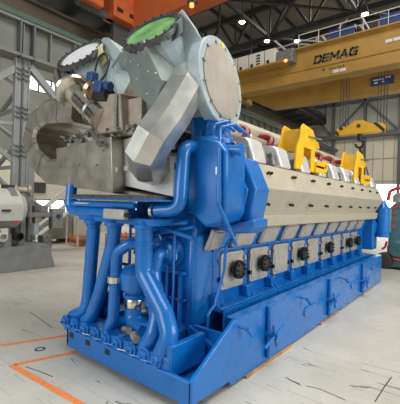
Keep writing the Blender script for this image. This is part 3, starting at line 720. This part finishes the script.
# runway for the neighbouring bay behind it
m = MB().box(-13.2, -12.9, -8, 35.3, 9.6, 10.5)
m.box(-13.4, -12.7, -8, 35.3, 9.5, 9.6).box(-13.4, -12.7, -8, 35.3, 10.5, 10.6)
tag(m.build('upper_runway_beam', WALLDK), 'tan upper beam running behind the green rail at top left', 'beam')
m = MB().box(-14.5, -11.0, -8, 35.3, 11.2, 11.4).box(-11.2, -11.0, -8, 35.3, 11.4, 12.1)
for k in range(21): m.box(-14.4, -11.2, -8+2*k, -7.8+2*k, 10.9, 11.2)
for k in range(9): m.box(-11.15, -11.05, 3.2+4*k, 3.3+4*k, 12.1, 16.99)
tag(m.build('service_walkway', DTRUSS), 'dark service walkway under the roof at top left', 'walkway')
m = MB()
def column(y, label, full=True):
    t = thing('hall_column', label, 'column', (GX, y, 0), 'grey hall columns')
    MB().box(GX-.15, GX+.05, y-.24, y-.20, 0, 6.9).box(GX-.15, GX+.05, y+.20, y+.24, 0, 6.9).box(GX-.08, GX-.0, y-.20, y+.20, 0, 6.9).build('column_shaft', GCOL, t)
    MB().box(-12.4, -12.2, y-.16, y+.16, 0, 9.5).build('rear_shaft', GCOL, t)
    m = MB()
    for k in range(7):
        z = .3+.95*k
        m.bar((GX-.1, y, z), (-12.3, y, z+.95) if k % 2 else (-12.3, y, z+.95), .12) if k % 2 == 0 else m.bar((-12.3, y, z), (GX-.1, y, z+.95), .12)
    m.box(-12.3, GX-.1, y-.06, y+.06, 6.6, 6.8).box(-12.3, GX-.1, y-.05, y+.05, 3.2, 3.32).box(-12.3, GX-.1, y-.05, y+.05, 5.2, 5.32)
    m.build('lattice_bars', GCOL, t)
    m = MB()
    for z in (3.6, 4.9, 6.2):
        for k in range(3): m.box(GX+.04, GX+.07, y-.24, y+.24, z+.16*k, z+.05+.16*k)
    m.box(GX+.04, GX+.07, y-.03, y+.03, 0, 6.9)
    m.build('batten_plates', RAILG, t)
    return t
column(2.55, 'grey lattice column with batten plates at the left edge, under the runway girder')
column(10.5, 'grey hall column behind the engine exhaust ducts')
MB_ = MB().bar((GX-.05, 2.8, 6.75), (GX-.05, 6.4, 3.6), .22, .2, (1, 0, 0)).bar((GX-.05, 10.3, 6.75), (GX-.05, 6.6, 3.6), .22, .2, (1, 0, 0))
tag(MB_.build('diagonal_brace', GCOL), 'grey diagonal brace descending from the runway girder beside the left column', 'brace')
tag(MB().bar((GX-.1, -1.5, 3.2), (GX-.1, 2.4, 6.6), .2, .16, (1, 0, 0)).bar((GX-.1, -1.5, 4.3), (GX-.1, 2.4, 4.7), .12, .12, (1, 0, 0)).bar((GX-.1, -1.5, 6.4), (GX-.1, 2.4, 3.4), .14, .12, (1, 0, 0)).build('side_bracing', GCOL), 'grey crossing braces left of the lattice column at the photo edge', 'brace')
# round grey pipe column beside it
tag(MB().lathe((GX-.35, 3.02, 0), (0, 0, 1), [(0, .2), (5.2, .2), (5.25, .15)], 20).build('round_post', GCOL), 'round grey post right of the lattice column, behind the U-shaped duct', 'post')

# ================================================================== ORANGE CRANE (top left)
oc = thing('orange_overhead_crane', 'orange overhead crane with a red warning lamp at the top left', 'crane', (-10, 7, 8.32))
m = MB().box(-9.6, 9, 6.9, 7.6, 9.62, 11.0)
m.build('main_girder', ORANGE, oc, .02)
MB().box(-10.2, -9.6, 4.5, 5.45, 9.85, 10.9).build('cable_box', ORANGE, oc, .03)
MB().box(-10.3, -9.55, 5.9, 7.2, 9.75, 11.6).build('end_carriage', ORANGE, oc, .03)
m = MB().box(-10.15, -9.95, 4.5, 8.9, 9.75, 9.95).box(-10.15, -9.95, 6.2, 8.8, 8.8, 9.95)
m.cyl((-10.15, 6.6, 8.62), (-9.9, 6.6, 8.62), .2).cyl((-10.15, 8.4, 8.62), (-9.9, 8.4, 8.62), .2)
m.build('wheel_truck', DTRUSS, oc)
for y in (6.05, 6.7): MB().box(-9.56, -9.53, y, y+.3, 10.0, 10.16).build('vent_plate', BLACK, oc)
la = MB().lathe((-6.2, 6.85, 9.40), (0, 0, 1), [(0, .04), (.02, .08), (.14, .08)], 14).build('warning_lamp', LAMPR, oc)
MB().box(-6.35, -6.05, 6.75, 7.0, 9.54, 9.64).build('lamp_bracket', DTRUSS, la)
MB().box(-9.61, -9.55, 5.0, 5.2, 10.35, 10.45).build('indicator_lamp', LAMPRED, oc)

# ================================================================== YELLOW CRANE
yc = thing('yellow_overhead_crane', 'yellow double-girder overhead crane crossing the hall behind the engine', 'crane', (-2, 14, 8.32))
ng = MB().hull([(-9.3, y, z) for y in (13, 13.7) for z in (8.75, 9.6)]+[(-8.0, y, 8.1) for y in (13, 13.7)]+[(9, y, z) for y in (13, 13.7) for z in (8.1, 9.6)]).build('near_girder', CYEL, yc, .02)
m = MB().box(-9.2, 9, 12.94, 13.0, 8.62, 8.68).box(-9.2, 9, 12.90, 13.0, 9.55, 9.6)
for k in range(12): m.box(-8.6+1.5*k, -8.55+1.5*k, 12.93, 13.0, 8.62, 8.8)
m.build('flange_strip', CYEL, ng)
MB().hull([(-9.6, y, z) for y in (15.5, 16.2) for z in (9.0, 9.8)]+[(-7.4, y, 7.85) for y in (15.5, 16.2)]+[(9, y, z) for y in (15.5, 16.2) for z in (7.65, 9.8)]).build('far_girder', CYEL, yc, .02)
MB().box(-10.3, -9.4, 12.4, 16.8, 8.6, 9.3).build('end_carriage', CYEL, yc, .02)
m = MB()
for y in (12.8, 13.6, 15.6, 16.4): m.cyl((-10.15, y, 8.55), (-9.75, y, 8.55), .22)
m.build('carriage_wheels', DTRUSS, yc)
MB().box(-9.3, -5.1, 12.2, 13.0, 8.95, 9.03).build('cabinet_platform', CYEL, yc)
m = MB().box(-9.2, 9, 12.75, 13.0, 9.6, 9.66).build('walkway_plate', CYEL, yc)
for k, (x0, x1) in enumerate(((-9.1, -7.75), (-7.7, -7.1), (-7.05, -6.2), (-6.15, -5.6))):
    cb = MB().box(x0, x1, 12.35, 12.95, 9.03, 9.78).build('control_cabinet', CABBEIGE, yc, .02)
    m = MB().box(x0+.12, x0+.26, 12.33, 12.35, 9.1, 9.25)
    if k in (0, 2):
        for q in range(4): m.box(x0+.45, x0+.65, 12.33, 12.35, 9.15+.14*q, 9.22+.14*q)
    m.build('vent_grilles', BLACK, cb)
MB().box(-5.55, -4.75, 12.45, 12.95, 9.0, 9.6).build('dark_cabinet', CASTGREY, yc, .02)
MB().lathe((-5.05, 12.4, 8.98), (0, 0, 1), [(0, .04), (.02, .07), (.1, .07)], 12).build('warning_lamp', LAMPR, yc)
m = MB()
for k in range(15):
    x = -4.6+.95*k; m.bar((x, 12.78, 9.66), (x, 12.78, 10.25), .025)
m.bar((-4.6, 12.78, 10.25), (9, 12.78, 10.25), .03).bar((-4.6, 12.78, 9.95), (9, 12.78, 9.95), .02)
m.build('handrail', CABBEIGE, yc)
MB().cyl((-4.9, 12.9, 10.0), (-3.9, 12.8, 9.62), .04).cyl((-4.9, 12.9, 10.0), (-8.0, 12.9, 9.9), .03).build('railing_tube', BRIGHT, yc)
MB().box(-3.3, -2.2, 13.1, 13.6, 9.62, 10.1).cyl((-3.3, 13.3, 10.1), (-2.2, 13.3, 10.1), .2).build('hoist_motor', SIGNB, yc)
MB().box(-1.2, .3, 13.1, 13.6, 9.62, 10.15).cyl((-1.2, 13.3, 10.15), (.3, 13.3, 10.15), .2).build('hoist_drum', SIGNB, yc)
def zbar(x, w, strokes):
    mb = MB(); t = .04
    for a, b in strokes:
        p0 = V((x+a[0]*w+.06*a[1], 0, 8.84+.29*a[1])); p1 = V((x+b[0]*w+.06*b[1], 0, 8.84+.29*b[1]))
        d = (p1-p0).normalized(); s_ = V((-d.z, 0, d.x))*t; p0 = p0-d*t; p1 = p1+d*t
        mb.prism([(q.x, q.z) for q in (p0+s_, p1+s_, p1-s_, p0-s_)], 'y', 12.97, 13.0)
    mb.build('crane_lettering', LETTER, yc, split=False)
zbar(-3.880, 0.252, (((0, 0), (0, 1)), ((0, 1), (.8, 1)), ((0, 0), (.8, 0)), ((1, .2), (1, .8)), ((.8, 0), (1, .2)), ((.8, 1), (1, .8))))
zbar(-3.502, 0.227, (((0, 0), (0, 1)), ((0, 1), (1, 1)), ((0, .5), (.9, .5)), ((0, 0), (1, 0))))
zbar(-3.149, 0.302, (((0, 0), (0, 1)), ((0, 1), (.5, .35)), ((.5, .35), (1, 1)), ((1, 1), (1, 0))))
zbar(-2.729, 0.286, (((0, 0), (.5, 1)), ((.5, 1), (1, 0)), ((.22, .3), (.78, .3))))
zbar(-2.326, 0.269, (((1, .95), (.2, 1)), ((.2, 1), (0, .8)), ((0, .8), (0, .2)), ((0, .2), (.2, 0)), ((.2, 0), (1, 0)), ((1, 0), (1, .45)), ((1, .45), (.6, .45))))
m = MB()
for k, (x, w_, h_) in enumerate(((-3.5, .09, .11), (-3.18, .05, .07), (-3.06, .03, .09), (-2.97, .06, .05), (-2.84, .04, .09), (-2.74, .07, .06), (-2.6, .05, .1))): m.box(x, x+w_, 12.985, 13.0, 8.40, 8.40+h_)
m.build('worn_lettering', LETTER, yc)
m = MB()
for x, z in ((-2.75, 8.2), (-.65, 9.0), (.8, 8.1)):
    m.box(x-.28, x-.02, 12.96, 13.0, z, z+.13).box(x+.02, x+.28, 12.96, 13.0, z, z+.13)
m.build('floodlight', MLIGHT, yc)
sg = MB().box(-1.98, -1.02, 15.42, 15.5, 8.1, 8.5).build('capacity_sign', SIGNB, yc)
MB().box(-1.9, -1.45, 15.40, 15.42, 8.33, 8.39).build('sign_bar', SIGNW, sg); MB().box(-1.38, -1.15, 15.40, 15.42, 8.38, 8.44).build('sign_bar', SIGNW, sg); MB().box(-1.85, -1.7, 15.40, 15.42, 8.18, 8.25).build('sign_bar', SIGNW, sg); MB().box(-1.5, -1.42, 15.40, 15.42, 8.2, 8.26).build('sign_bar', SIGNW, sg)
# ropes and spreader
m = MB()
for x in (-3.05, -2.93, -2.80, -2.68, -1.42, -1.30, -1.17, -1.05): m.cyl((x, 14.3, 6.0), (x, 14.3, 9.0), .018, seg=6)
m.build('hoist_ropes', ROPE, yc)
hb = thing('spreader_beam', 'yellow triangular hoist spreader with hazard striped ends hanging on ropes', 'hoist block', (-2.15, 14.3, 5.55))
MB().prism([(-3.05, 5.60), (-3.02, 5.76), (-2.32, 6.22), (-2.0, 6.22), (-1.34, 5.80), (-1.28, 5.60)], 'y', 14.1, 14.5).build('beam_body', HOOKY, hb, .02)
MB().prism([(-3.18, 5.60), (-3.25, 5.7), (-3.15, 5.95), (-2.85, 6.0), (-2.68, 5.9), (-3.0, 5.62)], 'y', 14.15, 14.45).build('striped_end', HAZ, hb, .01)
MB().prism([(-1.75, 5.98), (-1.45, 6.05), (-1.10, 5.98), (-1.04, 5.8), (-1.12, 5.58), (-1.35, 5.60)], 'y', 14.15, 14.45).build('striped_end', HAZ, hb, .01)
MB().lathe((-2.16, 14.1, 5.95), (0, -1, 0), [(0, .1), (.02, .1)], 5).build('emblem', LETTER, hb)
m = MB().cyl((-2.15, 14.3, 5.62), (-2.15, 14.3, 5.3), .1)
m.tube([(-2.15+.17*math.cos(a), 14.3, 5.15+.17*math.sin(a)) for a in [math.radians(100-28*k) for k in range(11)]], .055, 10)
m.build('hook', BLACK, hb)
m = MB()
for a, b in (((-2.15, 14.3, 5.0), (-1.95, 13.9, 3.3)), ((-2.15, 14.3, 5.0), (-1.75, 14.1, 3.1)), ((-2.12, 14.3, 5.0), (-1.60, 14.4, 3.2)), ((-2.12, 14.3, 5.0), (-1.85, 14.3, 2.9))): m.cyl(a, b, .03, seg=6)
tag(m.build('sling_chains', BLACK), 'black chain slings hanging from the hook of the spreader', 'slings')

# ================================================================== FLOOR MARKINGS
def floor_strip(pts, w, name, label, m=TAPE, cat='floor marking', z=.004):
    mb = MB()
    for a, b in zip(pts, pts[1:]):
        a = V((*a, z)); b = V((*b, z)); d = (b-a).normalized(); s = V((-d.y, d.x, 0))*w/2
        mb.hull([a+s, a-s, b+s, b-s, a+s-V((0, 0, z)), a-s-V((0, 0, z)), b+s-V((0, 0, z)), b-s-V((0, 0, z))])
    return tag(mb.build(name, m), label, cat)
floor_strip([(-3.6, -1.6), (-2.93, .08), (-2.6, .95)], .07, 'floor_tape', 'orange floor tape line farther left, running out of the left photo edge')
floor_strip([(-2.20, .05), (-2.46, -.79)], .07, 'floor_tape', 'short orange tape line running under the front of the blue base tray')
floor_strip([(-2.47, -.82), (-.2, -.67)], .08, 'floor_tape', 'thick orange floor tape line running towards the camera at the bottom')
tag(MB().ring((-2.69, -.33, 0), (0, 0, 1), .075, .045, .004).build('round_floor_mark', SIGNB), 'small round blue mark on the floor between two orange lines', 'floor marking')
m = MB()
def stroke(pts, mb=m):
    for a, b in zip(pts, pts[1:]):
        a = V((*a, .002)); b = V((*b, .002)); d = (b-a).normalized(); s = V((-d.y, d.x, 0))*.006
        mb.hull([a+s, a-s, b+s, b-s, a+s-V((0,0,.002)), b-s-V((0,0,.002)), a-s-V((0,0,.002)), b+s-V((0,0,.002))])
stroke([(-.80, -.44), (-.58, -.42)]); stroke([(-.86, -.50), (-.83, -.54)]); stroke([(-.74, -.53), (-.70, -.50), (-.68, -.54)]); stroke([(-.62, -.52), (-.60, -.56)])
m.build('chalk_stroke', LETTER, FL)
for pts in ([(.37, 1.33), (.47, 1.30), (.58, 1.29)], [(.42, 1.31), (.6, 1.27)], [(.66, 1.30), (.81, 1.34), (1.12, 1.30)], [(1.39, 1.49), (1.40, 1.9), (1.42, 2.29)], [(-4.46, .36), (-3.9, .30), (-3.36, .22)], [(-2.30, -.72), (-2.05, -.66), (-1.8, -.62)]):
    m = MB(); stroke(pts, m); m.build('scrape_mark', LETTER, FL)
for y0, y1, lab in ((.95, 2.3, 'flat timber packer under the base tray, nearest the camera'), (3.6, 4.6, 'flat timber packer under the middle of the base tray'), (6.6, 7.4, 'flat timber packer under the far end of the base tray')):
    tag(box(-.35, .03, y0, y1, 0, .03).build('timber_packer', WOOD), lab, 'timber packer', 'timber packers under the tray')

# ================================================================== LEFT BACKGROUND MACHINES
t = thing('grey_machine', 'light grey horizontal machine with an orange dot on a dark grey base, left edge', 'machine', (-9.8, 1.6, 0))
MB().hull([(x, y, z) for y, z in ((-1.5, 0), (2.95, 0), (-1.5, .75), (2.75, .75)) for x in (-9.12, -10.57)]).build('machine_base', MGREY, t, .03)
m = MB().box(-10.5, -9.3, -1.3, 2.0, .75, .95)
for k in range(5): m.box(-9.35, -9.2, -1.1+.6*k, -.8+.6*k, .75, 1.1)
m.build('pedestal', MGREY, t)
MB().lathe((-10.0, -1.6, 1.85), (0, 1, 0), [(0, .5), (.05, .62), (3.6, .62), (3.68, .5), (3.8, .45), (3.85, .2)], 28).build('machine_body', MLIGHT, t)
MB().hull([(-9.35, -1.5, 1.5), (-9.35, 2.0, 1.5), (-9.3, 2.0, 2.0), (-9.3, -1.5, 2.0), (-9.6, -1.5, 1.4), (-9.6, 2.0, 2.15), (-9.6, -1.5, 2.15), (-9.6, 2.0, 1.4)]).build('side_cover', MLIGHT, t, .02)
m = MB()
for k in range(5): m.hull([(-9.5, -1.1+.7*k, 2.25), (-9.5, -.9+.7*k, 2.25), (-9.8, -1.1+.7*k, 2.5), (-9.8, -.9+.7*k, 2.5), (-10, -1.1+.7*k, 2.2), (-10, -.9+.7*k, 2.2)])
m.build('top_ribs', MGREY, t)
o = MB().lathe((-9.3, 1.75, 1.45), (1, 0, 0), [(0, .06), (.03, .06)], 14).build('orange_dot', BRED, t); o['label'] = 'orange-red round dot'
MB().box(-9.29, -9.27, 1.35, 1.6, 1.78, 1.84).build('type_plate', LETTER, t)
for y in (1.3, 1.75):
    MB().lathe((-9.3, y, 1.05), (1, 0, 0), [(0, .13), (.3, .13), (.31, .10), (.2, .1)], 18).build('pipe_end', MLIGHT if y < 1.5 else BLACK, t)
t.location.x += .72; t.location.y += .1
t = thing('machine_tool', 'cluster of grey pipes, motors and valves behind the light grey machine', 'machinery', (-10.2, 3.0, 0))
MB().box(-9.6, -9.45, 2.4, 2.55, .75, 2.4).build('motor_post', MGREY, t)
MB().lathe((-9.6, 2.2, 2.45), (.3, 1, 0), [(0, .12), (.0, .17), (.1, .17), (.12, .12), (.4, .12), (.42, .2), (.5, .2), (.55, .1)], 18).build('motor', TANSTEEL, t)
MB().box(-9.8, -9.4, 1.9, 2.15, 2.3, 2.6).build('motor_box', DTRUSS, t)
m = MB(); random.seed(11)
for k in range(9):
    x = -9.5+random.uniform(-.4, .2); y = 2.35+.07*k; m.tube(fillet([(x, y, .76), (x, y, random.uniform(1.3, 2.2)), (x+random.uniform(-.3, .3), y+.35, random.uniform(1.2, 2.3))], .1), .05, 8)
m.build('pipework', MGREY, t, split=False)
MB().box(-9.8, -9.3, 2.55, 3.5, 1.55, 1.72).box(-9.8, -9.4, 2.8, 3.3, 1.72, 1.95).build('pipe_bridge', MGREY, t, .03)
MB().box(-9.5, -9.2, 3.35, 3.75, 1.15, 1.85).build('control_box', MGREY, t, .03)
MB().lathe((-9.2, 3.55, 1.6), (1, 0, 0), [(0, .07), (.05, .07)], 14).build('blue_gauge', SIGNB, t)
MB().box(-9.3, -9.0, 2.62, 2.78, 1.0, 1.35).build('light_panel', PALE, t)
MB().box(-9.5, -9.1, 3.0, 3.3, .5, .95).box(-9.45, -9.4, 3.05, 3.1, 0, .5).box(-9.2, -9.15, 3.2, 3.25, 0, .5).build('dark_tank', CASTGREY, t, .03)
# staircase stringer
t = thing('metal_staircase', 'grey metal stair with a sloping stringer rising to the right, behind the machines', 'staircase', (-12.5, 5.6, 0))
for x in (-12.0, -12.9): MB().bar((x, 4.0, .45), (x, 6.1, 2.02), .06, .26, (1, 0, 0)).build('stringer', MLIGHT, t)
m = MB()
for k in range(8): m.box(-12.93, -11.97, 4.1+.26*k, 4.33+.26*k, .50+.195*k, .53+.195*k)
m.build('tread', MGREY, t)
MB().bar((-12.0, 4.1, 1.45), (-12.0, 6.1, 3.15), .16, .10, (1, 0, 0)).bar((-12.0, 4.1, .5), (-12.0, 4.1, 1.45), .05).bar((-12.0, 6.1, 2.0), (-12.0, 6.1, 3.15), .05).build('handrail', MLIGHT, t)
MB().box(-12.93, -12.87, 6.05, 6.11, 0, 2.0).box(-12.03, -11.97, 6.05, 6.11, 0, 2.0).box(-12.95, -11.95, 6.05, 6.11, 1.85, 1.95).build('stair_support', MLIGHT, t)
# cabinets
t = thing('tall_cabinet', 'pale beige cabinet with a red fire panel, behind the orange stillages', 'cabinet', (-14.3, 8.3, 0))
MB().box(-14.8, -14.0, 7.12, 8.0, .1, 1.55).build('cabinet_body', CABBEIGE, t, .02)
MB().box(-14.0, -13.96, 7.28, 7.38, .85, 1.15).build('red_panel', BRED, t)
MB().box(-14.75, -14.05, 7.15, 7.95, 0, .1).build('plinth', DTRUSS, t)
t = thing('dark_cabinet', 'dark beige steel container left of the pale cabinet', 'cabinet', (-14.5, 6.4, 0))
MB().box(-15.2, -14.0, 5.75, 7.02, .2, 1.4).build('container_body', CABDARK, t, .03)
MB().box(-15.1, -14.1, 5.8, 6.0, 0, .2).box(-15.1, -14.1, 6.8, 7.0, 0, .2).build('feet', DTRUSS, t)
def stillage(x, y, label):
    t = thing('wire_stillage', label, 'stillage', (x, y, 0), 'orange stillages on the floor')
    m = MB()
    for dx in (-.35, .35):
        for dy in (-.45, .45): m.bar((x+dx, y+dy, 0), (x+dx, y+dy, .62), .05)
    m.build('post', ORBOX, t)
    m = MB().box(x-.37, x+.37, y-.47, y+.47, .1, .14)
    for z in (.14, .28, .42): m.box(x+.34, x+.37, y-.47, y+.47, z, z+.05).box(x-.37, x+.37, y-.47, y-.44, z, z+.05).box(x-.37, x-.34, y-.47, y+.47, z, z+.05).box(x-.37, x+.37, y+.44, y+.47, z, z+.05)
    m.build('basket', ORBOX, t)
    MB().box(x-.3, x+.3, y-.4, y+.4, .14, .34).build('stored_parts', CASTGREY, t)
stillage(-12.6, 6.75, 'orange low stillage at the left, in front of the pale cabinet')
stillage(-11.4, 7.9, 'orange stillage seen between the blue pipes, middle one of the row')
stillage(-12.2, 9.2, 'orange stillage farthest right of the row, seen between the blue pipes')
t = thing('floor_pump', 'small dark pump standing among the orange stillages', 'pump', (-13.3, 8.6, 0))
MB().box(-13.5, -13.1, 8.9, 9.3, 0, 1.25).build('pump_body', CASTGREY, t, .03)
MB().cyl((-13.3, 9.1, 1.25), (-13.3, 9.1, 1.5), .12).build('pump_head', BLACK, t)
for i, (x, y) in enumerate(((-19, 9.5), (-19, 12.5))):
    t = thing('storage_rack', ['beige rack unit below the far left windows', 'second beige rack unit, farther along the left wall'][i], 'rack', (x, y, 0), 'racks by the left wall')
    MB().box(x-.5, x+.5, y-1.2, y+1.2, 0, 1.0).build('rack_body', CABBEIGE if i else CABDARK, t, .03)
    MB().box(x-.4, x+.4, y-.9, y+.9, 1.0, 1.25).build('rack_load', MGREY, t, .03)
tag(MB().box(-24, -23.85, 9.7, 10.7, 2.6, 3.4).build('wall_hatch', DTRUSS), 'dark rectangular louvre on the far left wall above the low windows', 'louvre')

# ================================================================== TEAL MACHINE (right edge)
t = thing('teal_machine', 'dark teal machine with red pipe trims beyond the far end of the blue tray', 'machine', (.6, 12.4, 0))
MB().hull([(x, y, z) for y in (11.4, 13.6) for x, z in ((-.30, .08), (-.33, 1.0), (-.33, 2.2), (-.1, 2.45), (1.6, 2.45), (1.6, .08))]).build('machine_body', TEAL, t, .06)
MB().box(-.2, 1.6, 11.5, 13.6, 0, .4).build('machine_base', DTRUSS, t, .05)
MB().lathe((-.45, 11.3, .32), (-.3, -1, 0), [(-.7, .28), (.0, .28), (.02, .22), (.03, .12)], 20).build('drive_motor', DTRUSS, t, .01)
MB().box(-.75, -.2, 11.4, 12.1, 0, .12).build('motor_foot', DTRUSS, t)
MB().lathe((.02, 11.4, .75), (-.2, -1, 0), [(0, .36), (.1, .36), (.12, .3), (.2, .25)], 24).build('round_cover', TEAL, t, .01)
MB().lathe((-.30, 11.3, 1.35), (0, 0, 1), [(0, .09), (.8, .09), (.9, .05)], 14).build('side_pipe', TEAL, t)
MB().lathe((-.05, 12.2, 2.45), (0, 0, 1), [(0, .3), (.25, .3), (.35, .2)], 20).build('top_tank', MLIGHT, t)
m = MB().tube(fillet([(-.42, 11.7, 2.5), (-.36, 11.7, 2.85), (-.1, 11.7, 2.98), (.3, 11.7, 2.9), (.4, 11.7, 2.4)], .12), .06, 10)
m.tube([(-.12, 11.25, .42), (.4, 11.2, .34)], .03, 8).tube([(-.30, 11.38, 2.2), (.3, 11.38, 2.35)], .03, 8)
for z in (2.0, 1.75, 1.5): m.box(-.20, -.12, 11.36, 11.41, z, z+.1)
m.tube(fillet([(-.52, 11.4, .7), (-.42, 11.4, .78), (-.36, 11.4, 1.0)], .05), .04, 8)
m.build('red_trim', BRED, t)
# ================================================================== LIGHT AND CAMERA
w = bpy.data.worlds.new('hall_daylight'); bpy.context.scene.world = w; w.use_nodes = True
bg = w.node_tree.nodes['Background']; bg.inputs['Color'].default_value = (.86, .93, 1, 1); bg.inputs['Strength'].default_value = .30
def area(name, loc, target, sx, sy, power, col=(1, 1, 1)):
    l = bpy.data.lights.new(name, 'AREA'); l.shape = 'RECTANGLE'; l.size = sx; l.size_y = sy; l.energy = power; l.color = col
    o = bpy.data.objects.new(name, l); C.objects.link(o); o.location = loc
    o.rotation_euler = (V(target)-V(loc)).to_track_quat('-Z', 'Y').to_euler(); return o
area('top_fill_near', (3, 2, 15), (-1, 3, 0), 8, 10, 2000, (1, .97, .92))  # added area light for top light on the engine, not a skylight
area('back_wall_fill', (-2, 25, 16.4), (-2, 25, 0), 14, 8, 2600, (1, .95, .86))  # added area light to brighten the far end and back wall
area('left_bay_fill', (-17, 6, 13), (-17, 8, 0), 8, 12, 1500, (1, .97, .9))  # added area light to lift the dark left bay
area('camera_side_fill', (-4, -11, 5), (-2, 2, 1.5), 8, 6, 800, (.95, .98, 1))  # added fill from behind the camera, no door stands there
area('side_bay_daylight', (13, 6, 6), (-1, 5, 1.5), 12, 6, 1500, (1, .98, .95))

cam = bpy.data.cameras.new('camera'); co = bpy.data.objects.new('camera', cam); C.objects.link(co)
co.location = (2.27, -2.9, 2.2)
M = Matrix.Rotation(math.radians(38.66), 4, 'Z') @ Matrix.Rotation(math.pi/2, 4, 'X') @ Matrix.Rotation(math.atan(.03), 4, 'Z')
co.rotation_euler = M.to_euler()
cam.sensor_width = 36; cam.sensor_fit = 'HORIZONTAL'; cam.lens = 350/400*36; cam.shift_y = 1/400; cam.clip_end = 300
sc = bpy.context.scene; sc.camera = co
sc.view_settings.view_transform = 'Standard'; sc.view_settings.look = 'None'; sc.view_settings.gamma = 1; sc.view_settings.exposure = -.08
